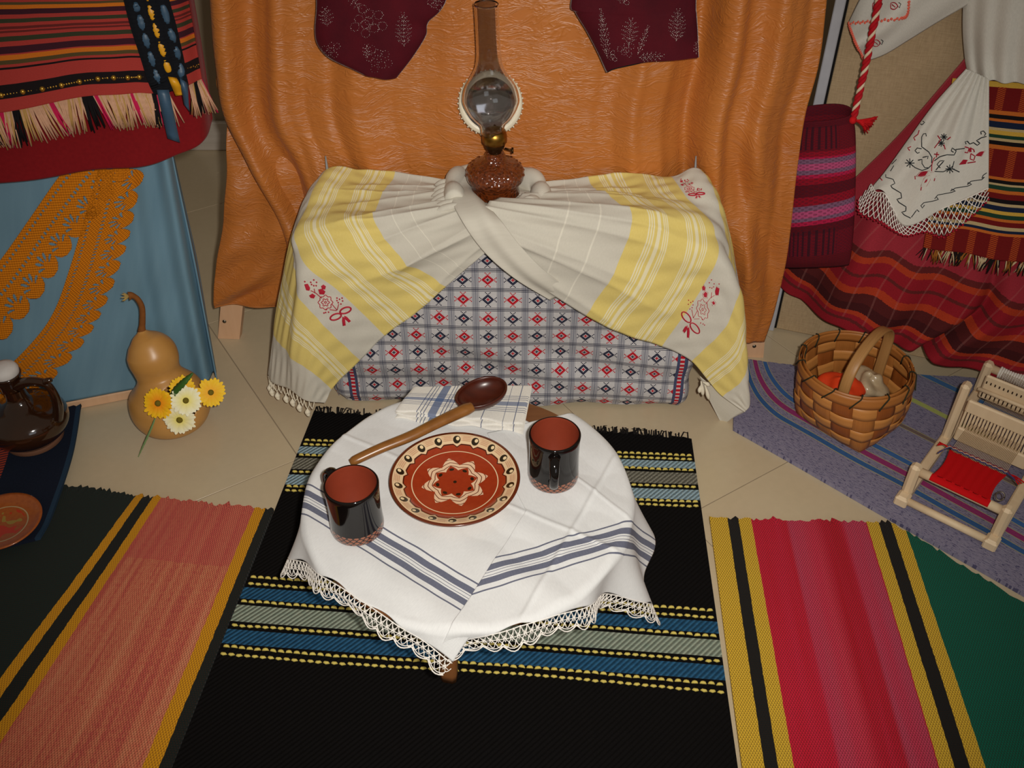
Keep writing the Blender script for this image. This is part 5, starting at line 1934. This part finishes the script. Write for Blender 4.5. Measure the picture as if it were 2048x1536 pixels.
for (cx, cy, s_) in ((1788, 12, 7), (1752, 85, 7), (1752, 12, 7)):
    stitch(gr2, bvs, [(cx + s_ * math.cos(a) * (1 + .2 * math.cos(3 * a)), cy + s_ * math.sin(a)) for a in np.linspace(0, 2 * pi, 12)], .0011)
    stitch(gr2, bvs, [(cx - s_ * .5, cy - s_ * .4), (cx + s_ * .5, cy + s_ * .4)], .0010)
    stitch(gi, bvs, [(cx + s_, cy), (cx + s_ * 1.6, cy + 3), (cx + s_ * 2, cy - 4), (cx + s_ * 1.4, cy - 7)], .0010)
tag(mesh('rose_stitching', gr2, MT_ROSE, so), kind='stuff')
tag(mesh('dark_stitching', gi, MT_INK, so), kind='stuff')

# ---------------- embroidered white towel with net lace
kt = thing('embroidered_towel', 'white towel gathered at the waist with embroidered flowers and net lace', 'towel', onR(1860, 400, .14))
rows = [[(1933, 138), (1944, 142), (1955, 147), (1965, 152), (1977, 158)], [(1870, 206), (1895, 215), (1922, 222), (1950, 228), (1977, 232)],
        [(1815, 280), (1848, 296), (1890, 303), (1935, 304), (1977, 304)], [(1772, 340), (1800, 360), (1850, 368), (1915, 355), (1977, 342)], [(1738, 382), (1768, 384), (1809, 450), (1892, 414), (1977, 376)]]
to, gto, P = sheet(rows, [[.10] * 5, [.10, .12, .13, .13, .12], [.10, .135, .145, .145, .135], [.105, .14, .155, .155, .145], [.115, .14, .165, .16, .15]], 110, 110, lambda S, T: .007 * np.sin(S * 13 + 1) * np.sin(T * pi * .9) + .002 * np.sin(S * 40) * (1 - T), MT_HOME, 'cloth', kt)
bvt = bvh_of(gto)
zz = lambda p: (1700 + p[0] / 3.658, 140 + p[1] / 3.658)
gi, gr2 = Geo(), Geo()
ink = [[(545, 335), (525, 365), (550, 385), (530, 402), (520, 395)], [(560, 485), (558, 465), (540, 468), (528, 490), (525, 560), (580, 600), (602, 640), (600, 680)], [(525, 575), (495, 570), (478, 590), (495, 608), (510, 600)],
       [(605, 690), (575, 720), (530, 735), (480, 715), (450, 690)], [(500, 660), (530, 655), (530, 685), (550, 715), (575, 715)], [(535, 640), (575, 630), (570, 650)],
       [(620, 665), (660, 635), (710, 618), (760, 620), (775, 590), (745, 568), (738, 590), (755, 600)], [(620, 740), (680, 742), (720, 725)], [(630, 730), (655, 700), (690, 660), (660, 665), (640, 690), (660, 715)], [(760, 665), (745, 720), (800, 745)],
       [(770, 580), (835, 572)], [(845, 540), (838, 522), (855, 520), (875, 540), (905, 530), (930, 550), (950, 535), (925, 515), (960, 495), (1000, 485)], [(960, 470), (955, 450), (980, 445), (995, 465), (985, 480)],
       [(265, 765), (265, 785), (318, 800), (330, 830), (300, 845), (310, 862), (375, 900), (380, 935), (345, 945), (360, 968), (412, 1000), (410, 1030), (380, 1040), (400, 1060), (445, 1082)],
       [(450, 1075), (490, 1020), (505, 1035)], [(545, 985), (530, 1008), (518, 990), (540, 968), (600, 958), (645, 945), (630, 925), (618, 940), (640, 912), (735, 895), (770, 885), (745, 868), (735, 885), (770, 862), (860, 848), (890, 835), (865, 820), (860, 838), (885, 812), (965, 800), (985, 780), (965, 790), (975, 768), (1000, 750)],
       [(310, 690), (345, 655), (330, 640), (315, 650)], [(300, 740), (325, 700)], [(160, 800), (165, 780), (190, 775), (195, 800), (170, 860), (175, 890)]]
for pl in ink:
    stitch(gi, bvt, [zz(p) for p in pl], .0011, .0012, 3.0)
for (cx, cy, r_) in ((440, 680, 34), (728, 722, 32), (690, 490, 26), (670, 535, 26)):
    for a in np.linspace(0, pi, 5)[:-1]:
        stitch(gi, bvt, [zz((cx - r_ * math.cos(a), cy - r_ * math.sin(a))), zz((cx + r_ * math.cos(a), cy + r_ * math.sin(a)))], .0010, .0014)
tag(mesh('dark_stitching', gi, MT_INK, to), kind='stuff')
for pl in ([(600, 740), (602, 690), (615, 650), (625, 640)], [(640, 600), (635, 640)], [(618, 615), (655, 620)], [(645, 480), (665, 510), (620, 570)], [(740, 490), (715, 510)], [(690, 545), (700, 580)], [(510, 440), (500, 470), (470, 495), (480, 515)], [(440, 590), (425, 570), (450, 560)],
           [(835, 560), (870, 570), (860, 605), (835, 600)], [(880, 570), (905, 580), (910, 600)], [(480, 800), (478, 775)], [(520, 880), (525, 855)], [(615, 810), (620, 790)], [(885, 610), (880, 650), (905, 660), (915, 630), (885, 610)], [(205, 770), (240, 810)], [(860, 680), (920, 670)]):
    stitch(gr2, bvt, [zz(p) for p in pl], .0012, .0012, 3.0)
for pl in ([(520, 850), (545, 790), (585, 768), (590, 800), (560, 850)], [(485, 778), (515, 745), (585, 738), (560, 775), (510, 782)], [(592, 750), (612, 745), (630, 775), (615, 795)], [(795, 690), (825, 655), (862, 658), (850, 685)], [(918, 625), (950, 600), (992, 588), (965, 630)], [(868, 575), (885, 560), (890, 600), (875, 605)]):
    leaf(gr2, bvt, [zz(p) for p in pl])
tag(mesh('rose_stitching', gr2, MT_ROSE, to), kind='stuff')
# net lace
inner = cr(np.array([(1742, 368), (1752, 384), (1770, 388), (1788, 420), (1809, 450), (1850, 434), (1892, 414), (1935, 396), (1977, 376)], float), 61)
outer = cr(np.array([(1718, 398), (1722, 425), (1760, 440), (1782, 455), (1812, 470), (1852, 462), (1888, 470), (1935, 438), (1977, 398)], float), 61)
gn, gpk = Geo(), Geo()
def lp(i, t):
    i = max(0, min(60, i))
    a = int(i); b_ = min(60, a + 1); f = i - a
    q = (inner[a] * (1 - f) + inner[b_] * f) * (1 - t) + (outer[a] * (1 - f) + outer[b_] * f) * t
    return onR(q[0], q[1], .160 - .05 * max(0, (16 - i) / 16.0))
for row in range(5):
    for k in range(30):
        i0 = k * 2 + (row % 2)
        if i0 + 2 > 60: continue
        gn.tube(np.array([lp(i0 + 2 * s_, row * .2 + .22 * math.sin(s_ * pi)) for s_ in np.linspace(0, 1, 6)]), .0010, 4)
for t_ in (0.0,):
    gn.tube(np.array([lp(i, t_) for i in range(61)]), .0014, 5)
for k in range(61):
    p = lp(k, 1.04 + .05 * (k % 2))
    gpk.ball(p, .0026, 6, 4)
tag(mesh('net_lace', gn, MT_LACE, kt), kind='stuff')
tag(mesh('red_picot', gpk, MT_ROSE, kt), kind='stuff')

# ---------------- woven bag on a twisted cord
def m_bag():
    m = Mat('red_lilac_handwoven')
    u, v = m.uv()       # v 0 top .. 1 bottom, u 0..1 round the front
    n = m.noise(m.comb(u * 60.0, v * 160.0), 1.0, 2.0)
    R_, D_, Li, Gy, Ma = (138, 14, 34), (88, 14, 26), (176, 74, 116), (120, 84, 110), (172, 26, 66)
    st = [(0, D_), (.06, (104, 16, 28)), (.24, R_), (.27, Ma), (.285, Gy), (.31, Li), (.345, Gy), (.37, Ma), (.39, R_), (.42, D_), (.48, R_), (.52, Gy), (.545, Li), (.575, Gy), (.59, Ma), (.61, D_), (.66, (104, 16, 30)), (.80, (96, 16, 26)), (.97, (70, 12, 20))]
    c = m.ramp(v, st)
    rib = ((u * 290.0).sin() > .35) * (v.between(.05, .23) + v.between(.64, .80)).clamp() * u.between(.16, .42)
    c = m.mix(rib * .8, c, (40, 18, 28))
    ck = ((u * 220.0).sin() * (v * 330.0).sin() > .25)
    c = m.mix(ck * .45, c, (60, 20, 36))
    return m.done(m.scale(c, .8 + n * .4), .93, ck + n, .5, .002)
bag = thing('woven_bag', 'dark red and lilac handwoven bag hanging on a red and white cord', 'bag', onR(1632, 530, .13))
Lr = [(1575, 236), (1566, 275), (1562, 330), (1560, 400), (1558, 470), (1557, 515), (1560, 534)]
Rr_ = [(1706, 226), (1711, 265), (1712, 320), (1711, 380), (1708, 450), (1703, 505), (1698, 530)]
ctrl = []
NS = 40
for i, (l, r) in enumerate(zip(Lr, Rr_)):
    a, b = onR(*l, .118), onR(*r, .135)
    md, hw = (a + b) / 2, (b - a) / 2
    dep = [.030, .026, .024, .024, .024, .020, .008][i]
    ctrl.append([md + hw * math.copysign(abs(math.cos(2 * pi * k / NS)) ** .8, math.cos(2 * pi * k / NS)) + RNm * dep * math.sin(2 * pi * k / NS) for k in range(NS)])
P = cr(np.array(ctrl), 70)
P[:8, :, 2] += (.012 * np.clip(-np.sin(2 * pi * np.arange(NS) / NS), 0, 1))[None] * np.linspace(1, 0, 8)[:, None]
Vv = np.linspace(0, 1, 70)[:, None] + np.zeros((1, NS))
Uu = np.broadcast_to(np.arange(NS)[None] / NS, (70, NS))
# build open loop so the seam sits at the back side
idx = np.concatenate([np.arange(NS), [0]])
P2 = np.concatenate([P, P[:, :1]], 1)
U2 = np.concatenate([Uu, np.ones((70, 1))], 1)
V2 = np.concatenate([Vv, Vv[:, :1]], 1)
gb = Geo().grid(P2, np.stack([U2, V2], 2))
e = P[-1]
gb.add(np.concatenate([e, [e.mean(0)]]), [(i, (i + 1) % NS, NS) for i in range(NS)], np.full((NS + 1, 2), .98))
mesh('pouch', gb, m_bag(), bag, .003)
MT_CRED = simple('red_wool_cord', (176, 22, 32), .9, .15, 200.0)
MT_CWH = simple('cream_wool_cord', (216, 196, 168), .9, .1, 200.0)
cp = cr(np.array([onR(1790, -330, .10), onR(1770, -120, .10), onR(1757, 0, .115), onR(1745, 62, .125), onR(1734, 118, .125), onR(1720, 180, .13), onR(1707, 236, .14)]), 260)
tt = np.gradient(cp, axis=0); tt /= np.linalg.norm(tt, axis=1)[:, None]
e1 = np.cross(tt, RNm); e1 /= np.linalg.norm(e1, axis=1)[:, None]
e2 = np.cross(tt, e1)
Lc = np.concatenate([[0], np.cumsum(np.linalg.norm(np.diff(cp, axis=0), axis=1))])
for k in range(3):
    a = Lc / .034 * 2 * pi + k * 2 * pi / 3
    pts = cp + (e1 * np.cos(a)[:, None] + e2 * np.sin(a)[:, None]) * .0036
    mesh('cord_strand', Geo().tube(pts, .0040 if k else .0030, 7), (MT_CWH, MT_CRED, MT_CRED)[k], bag)
gt = Geo().ball(onR(1706, 240, .145), .008, 10, 6)
for k in range(70):
    f = k / 69
    a = onR(1708, 240, .147)
    mid_ = onR(1725 + rng.normal(0, 2), 240 + f * 10, .150 + rng.normal(0, .004))
    b = onR(1753 - 22 * f + rng.normal(0, 2), 234 + 30 * f + rng.normal(0, 2), .140 + rng.normal(0, .006))
    gt.tube(cr(np.array([a, mid_, b]), 6), .0013, 4)
tag(mesh('tassel', gt, simple('bright_red_tassel', (196, 22, 28), .9, .15, 200.0), bag), kind='stuff')

# ================================================================== splint basket
BC = np.array([.745, 1.600])
ZB = .0107
def m_splint(name, c1, c2):
    m = Mat(name)
    u, v = m.uv()
    x, y, z = m.objxyz()
    n = m.noise(m.comb(u * 4.0, v * 60.0), 4.0, 3.0)
    return m.done(m.mix(n, c1, c2), .45, n, .1, .001, spec=.4)
SPM = [m_splint('dark_amber_splint', (128, 66, 24), (156, 88, 36)), m_splint('honey_splint', (176, 110, 48), (206, 144, 78)), m_splint('tan_splint', (154, 92, 38), (182, 118, 58))]
bk = thing('splint_basket', 'square-bottomed woven splint basket with arched handle on the lilac rug', 'basket', (BC[0], BC[1], ZB))
PH0 = math.atan2(-.012, .123)
def bpt(phi, h, off=0.0):
    """phi from the right-hand base corner; h 0..1"""
    p_ = 1.08 + (2.0 - 1.08) * min(1, h * 1.05) ** .8
    rb = .119 * (1 - h) + .117 * h + .006 * math.sin(h * pi)
    c_, s_ = abs(math.cos(phi)), abs(math.sin(phi))
    r = rb / (c_ ** p_ + s_ ** p_) ** (1 / p_) + off
    return np.array([BC[0] + .019 * (1 - h) + r * math.cos(phi + PH0), BC[1] + r * math.sin(phi + PH0), ZB + .002 + .148 * h])
NSK = 16
def sw_(phi, j):      # which side: + outside
    return math.cos(phi * NSK / 2 + pi * j)
for i in range(NSK):
    pc_ = 2 * pi * (i + .0) / NSK
    hw = pi / NSK * .94
    rows_ = []
    for h in np.linspace(0, 1, 26):
        j = (h - .02) / .21
        o = -.0022 * math.cos(pi * i) * math.cos(pi * (j - .5) ) if h < .86 else 0
        o = .0016 * math.cos(pi * (i + j - .5))
        rows_.append([bpt(pc_ + hw * s_, h, o) for s_ in (-1, -.5, 0, .5, 1)])
    G = np.array(rows_)
    uvn = np.stack(np.meshgrid(np.linspace(0, .1, 5) + i, np.linspace(0, .15, 26)), 2)[:, :, ::-1]
    mesh('stake', Geo().grid(G, uvn), SPM[0 if i % 2 else 2], bk, .001)
for j in range(4):
    h0_, h1_ = .02 + j * .21, .02 + (j + .95) * .21
    rows_ = []
    for h in np.linspace(h0_, h1_, 4):
        rows_.append([bpt(ph, h, -.0020 * math.cos(ph * NSK / 2 + pi * j) * 1.3) for ph in np.linspace(0, 2 * pi, 161)])
    G = np.array(rows_)
    uvn = np.stack(np.meshgrid(np.linspace(0, .8, 161), np.linspace(0, .1, 4) + j), 2)
    mesh('weaver', Geo().grid(G, uvn), SPM[1], bk, .001)
for side, off in (('rim_band', .0045), ('rim_band', -.0045)):
    rows_ = [[bpt(ph, h, off) for ph in np.linspace(0, 2 * pi, 121)] for h in (.86, .92, .98, 1.03)]
    uvn = np.stack(np.meshgrid(np.linspace(0, .8, 121), np.linspace(0, .1, 4)), 2)
    mesh(side, Geo().grid(np.array(rows_), uvn), SPM[2], bk, .0018)
G = np.array([[bpt(ph, .01) * [1, 1, 1] * 1.0 for ph in np.linspace(0, 2 * pi, 81)], [np.array([BC[0] + .019, BC[1], ZB + .003])] * 81])
mesh('bottom', Geo().grid(G), SPM[0], bk, .001)
MT_LASH = simple('dark_green_twine', (46, 44, 30), .9)
for k in range(13):
    ph = 2 * pi * k / 13 + .15
    a, b = bpt(ph - .06, .85, .0068), bpt(ph + .12, 1.04, .0058)
    c_, d_ = bpt(ph + .14, 1.05, -.006), bpt(ph + .22, .86, -.0072)
    mesh('lashing', Geo().tube(cr(np.array([a, (a + b) / 2, b, c_, d_]), 12), .0016, 6), MT_LASH, bk)
# arched handle
f0, f1 = atz(1687, 782, ZB + .150), atz(1772, 694, ZB + .150)
v0 = f1 - f0
pts = []
for t in np.linspace(0, 1, 40):
    a = pi * t
    q = (f0 + f1) / 2 - v0 / 2 * math.cos(a) * (1.0) + np.array([0, 0, .088 * math.sin(a) ** .8])
    pts.append(q)
pts = [pts[0] - [0, 0, .09]] + pts + [pts[-1] - [0, 0, .09]]
pts = np.array(pts)
tv = np.gradient(pts, axis=0); tv /= np.linalg.norm(tv, axis=1)[:, None]
sd = np.cross(v0 / np.linalg.norm(v0), [0, 0, 1.0]); sd /= np.linalg.norm(sd)
nn = np.cross(tv, sd)
G = []
for (sx, sn) in ((-1, .0), (-.7, .0022), (.7, .0022), (1, 0), (.7, -.0022), (-.7, -.0022)):
    G.append(pts + sd * sx * .0125 + nn * sn)
G = np.stack(G, 1)
uvn = np.stack(np.meshgrid(np.linspace(0, .1, 6), np.linspace(0, .4, len(pts))), 2)[:, :, ::-1]
mesh('handle', Geo().grid(G, uvn, closeu=True), m_splint('pale_ash_handle', (150, 104, 56), (184, 138, 84)), bk)
# things inside
oc = atz(1712, 796, .07)
def lump(c, r, seed, amp=.12, n=28):
    P = np.zeros((n, n * 2, 3))
    for j in range(n):
        a = -pi / 2 + pi * j / (n - 1)
        for k in range(n * 2):
            b = 2 * pi * k / (n * 2)
            f = 1 + amp * math.sin(3 * b + seed) * math.cos(a) + amp * .7 * math.sin(5 * a + 2 * b + seed)
            P[j, k] = np.array(c) + np.array(r) * f * [math.cos(a) * math.cos(b), math.cos(a) * math.sin(b), math.sin(a)]
    return P
tag(mesh('orange_bundle', Geo().grid(lump((.722, 1.592, .095), (.050, .045, .034), 1.0), None, closeu=True), simple('bright_orange_wool', (222, 62, 10), .7, .2, 60.0)), 'bright orange bundle lying inside the splint basket', 'bundle')
m = Mat('translucent_wrapper')
n = m.noise(m.tc('Object'), 30.0, 3.0)
MT_WRAP = m.done(m.mix(n, (150, 120, 80), (206, 190, 160)), .25, n, .6, .006, spec=.6)
tag(mesh('crumpled_wrapper', Geo().grid(lump((.793, 1.618, .084), (.034, .046, .034), 2.4, .2, 34), None, closeu=True), MT_WRAP), 'crumpled pale wrapper beside the orange bundle in the basket', 'wrapper')

# ================================================================== little table loom
a0, a1 = atz(1785, 1007, .009), atz(1988, 1107, .009)
LE = (a1 - a0); LW = np.linalg.norm(LE[:2]); LE = LE / np.linalg.norm(LE)
LF = np.array([-LE[1], LE[0], 0.0])
LZ0 = .0107
def lo(e, f, z): return np.array([a0[0], a0[1], LZ0]) + LE * e + LF * f + np.array([0, 0, z])
rotl = np.stack([LE, LF, np.array([0, 0, 1.0])], 1)
MT_BEECH = m_pine('pale_beech', (214, 188, 152), (232, 208, 172))
loom = thing('table_loom', 'small pale wooden weaving loom with red weaving on the lilac rug', 'loom', lo(LW / 2, .12, 0))
def bar(name, c, size, mat=MT_BEECH, parent=None, bev=.003):
    return mesh(name, Geo().box(c, size, rotl, bev), mat, parent or loom, smooth=False)
WB = .026
LEN = .46
for e in (WB / 2, LW - WB / 2):
    bar('side_rail', lo(e, LEN / 2, .0125), (WB * .8, LEN, .024))
    bar('foot', lo(e, .012, .011), (WB, .030, .022))
    bar('front_post', lo(e, .030, .058), (WB * .8, .024, .076), bev=.006)
    bar('upright', lo(e, .245, .094), (WB * .72, .028, .152), bev=.006)
    bar('back_post', lo(e, LEN - .02, .064), (WB * .8, .026, .085), bev=.006)
def rod(name, e0, e1, f, z, r, mat=MT_BEECH, parent=None):
    return mesh(name, Geo().tube(np.array([lo(e0, f, z), lo((e0 + e1) / 2, f, z), lo(e1, f, z)]), r, 18), mat, parent or loom)
rod('front_rod', WB, LW - WB, .010, .013, .008)
cb = rod('cloth_beam', WB * .9, LW - WB * .9, .034, .078, .0095)
wb = rod('warp_beam', WB * .9, LW - WB * .9, LEN - .02, .092, .0095)
gw = Geo()
for k in range(26):
    e = WB + .014 + k * (LW - 2 * WB - .028) / 25
    ring = [lo(e, LEN - .02 + .0125 * math.cos(a), .092 + .0125 * math.sin(a)) for a in np.linspace(0, 2 * pi, 15)]
    gw.tube(np.array(ring), .0026, 6)
tag(mesh('wound_warp', gw, simple('white_warp_yarn', (226, 220, 210), .9), wb), kind='stuff')
# heddle
e0, e1 = WB + .002, LW - WB - .002
ew = e1 - e0
bar('heddle_bar', lo((e0 + e1) / 2, .240, .044), (ew, .010, .036))
bar('heddle_bar', lo((e0 + e1) / 2, .240, .122), (ew, .010, .032))
nt_ = 22
tooth = None
for k in range(nt_):
    e = e0 + (k + .5) * ew / nt_
    if tooth is None:
        tooth = mesh('heddle_tooth', Geo().box(lo(e, .240, .084), (ew / nt_ * .62, .004, .052), rotl), MT_BEECH, loom, smooth=False)
        te = e
    else:
        o = _link(bpy.data.objects.new('heddle_tooth', tooth.data), loom)
        o.location = LE * (e - te)
# rear comb board with dowel
rb = bar('comb_board', lo((e0 + e1) / 2, .345, .108), (ew, .008, .062))
rod('dowel', e0 - .004, e1 + .004, .334, .104, .0045)
gd = Geo()
for k in range(16):
    e = e0 + (k + .7) * ew / 16.5
    for z in (.088, .122):
        p = lo(e, .3406, z)
        gd.box(p, (.0026, .0012, .006 if z > .1 else .012), rotl)
tag(mesh('comb_slots', gd, simple('dark_slot', (52, 34, 22), .9), rb, smooth=False), kind='stuff')
# weaving
m = Mat('bright_red_weaving')
u, v = m.uv()
n = (u * 2600.0).sin() * (v * 1500.0).sin()
MT_WEAVE = m.done(m.scale((206, 6, 14), .92 + n * .1), .85, n, .3, .001)
S, T = ST(60, 50)
wl, wr = WB + .018, LW - WB - .020
f_ = .024 + T * .104
zf = np.where(T < .06, .078 + .0105 * (T / .06), .0885 - .004 * (T - .06))
nar = .006 * np.sin(T * pi)
E_ = (wl + nar) * (1 - S) + (wr - nar) * S
P = np.array([a0[0], a0[1], LZ0]) + E_[..., None] * LE + (f_ + 0 * S)[..., None] * LF + (zf + .0008 * np.sin(S * 40) + 0 * S)[..., None] * np.array([0, 0, 1.0])
# front wrap over the beam
wrap = []
for a in np.linspace(pi * .95, pi * .5, 8):
    wrap.append([lo(e, .034 + .0105 * math.cos(a) * 1.2, .078 + .0105 * math.sin(a)) for e in np.linspace(wl, wr, 60)])
P = np.concatenate([np.array(wrap), P[4:]])
wv_ = mesh('red_weaving', Geo().grid(P, arcuv(P)), MT_WEAVE, loom, .0015)
gw2 = Geo()
for k in range(40):
    e = wl + .004 + k * (wr - wl - .008) / 39
    gw2.tube(np.array([lo(e, .126, .085), lo(e, .240, .084), lo(e, .345, .086), lo(e, LEN - .02, .103)]), .0005, 4)
tag(mesh('warp_threads', gw2, simple('sand_warp', (196, 164, 124), .9), loom), kind='stuff')
for q, (dz, col) in enumerate(((.0, (60, 62, 110)), (.0022, (200, 160, 130)), (.004, (120, 40, 60)))):
    pts = [lo(wl - .002 + k * (wr - wl) / 30, .129 + .003 * q, .0885 + .0016 * math.sin(k * 2.1 + q)) for k in range(31)]
    pts = [lo(wl - .016, .112 + q * .004, .075), lo(wl - .010, .122, .082)] + pts + ([lo(wr + .010, .128, .086), lo(wr + .020, .128 + q * .006, .080)] if q != 1 else [])
    mesh('loose_weft', Geo().tube(np.array(pts), .0014, 5), simple('weft_yarn', col, .9), loom)
gx = Geo()
for k in range(3):
    a = lo(wr + .002, .130, .087)
    gx.tube(cr(np.array([a, a + LE * .012 + LF * (.004 * k) - [0, 0, .004], a + LE * (.024 + .004 * k) + LF * .006 * (k - 1) - [0, 0, .008]]), 8), .0014, 5)
    a = lo(wl - .002, .130, .087)
    gx.tube(cr(np.array([a, a - LE * .012 + [0, 0, .002], a - LE * .022 + LF * .006 * (k - 1) - [0, 0, .002]]), 8), .0014, 5)
mesh('loose_end', gx, MT_WEAVE, loom)
ring = [lo(wr + .010 + .0075 * math.cos(a), .046 + .004 * math.sin(a), .098 + .008 * math.sin(a)) for a in np.linspace(0, 2 * pi, 20)]
mesh('ratchet_ring', Geo().tube(np.array(ring), .0016, 6), MT_STEEL, loom)
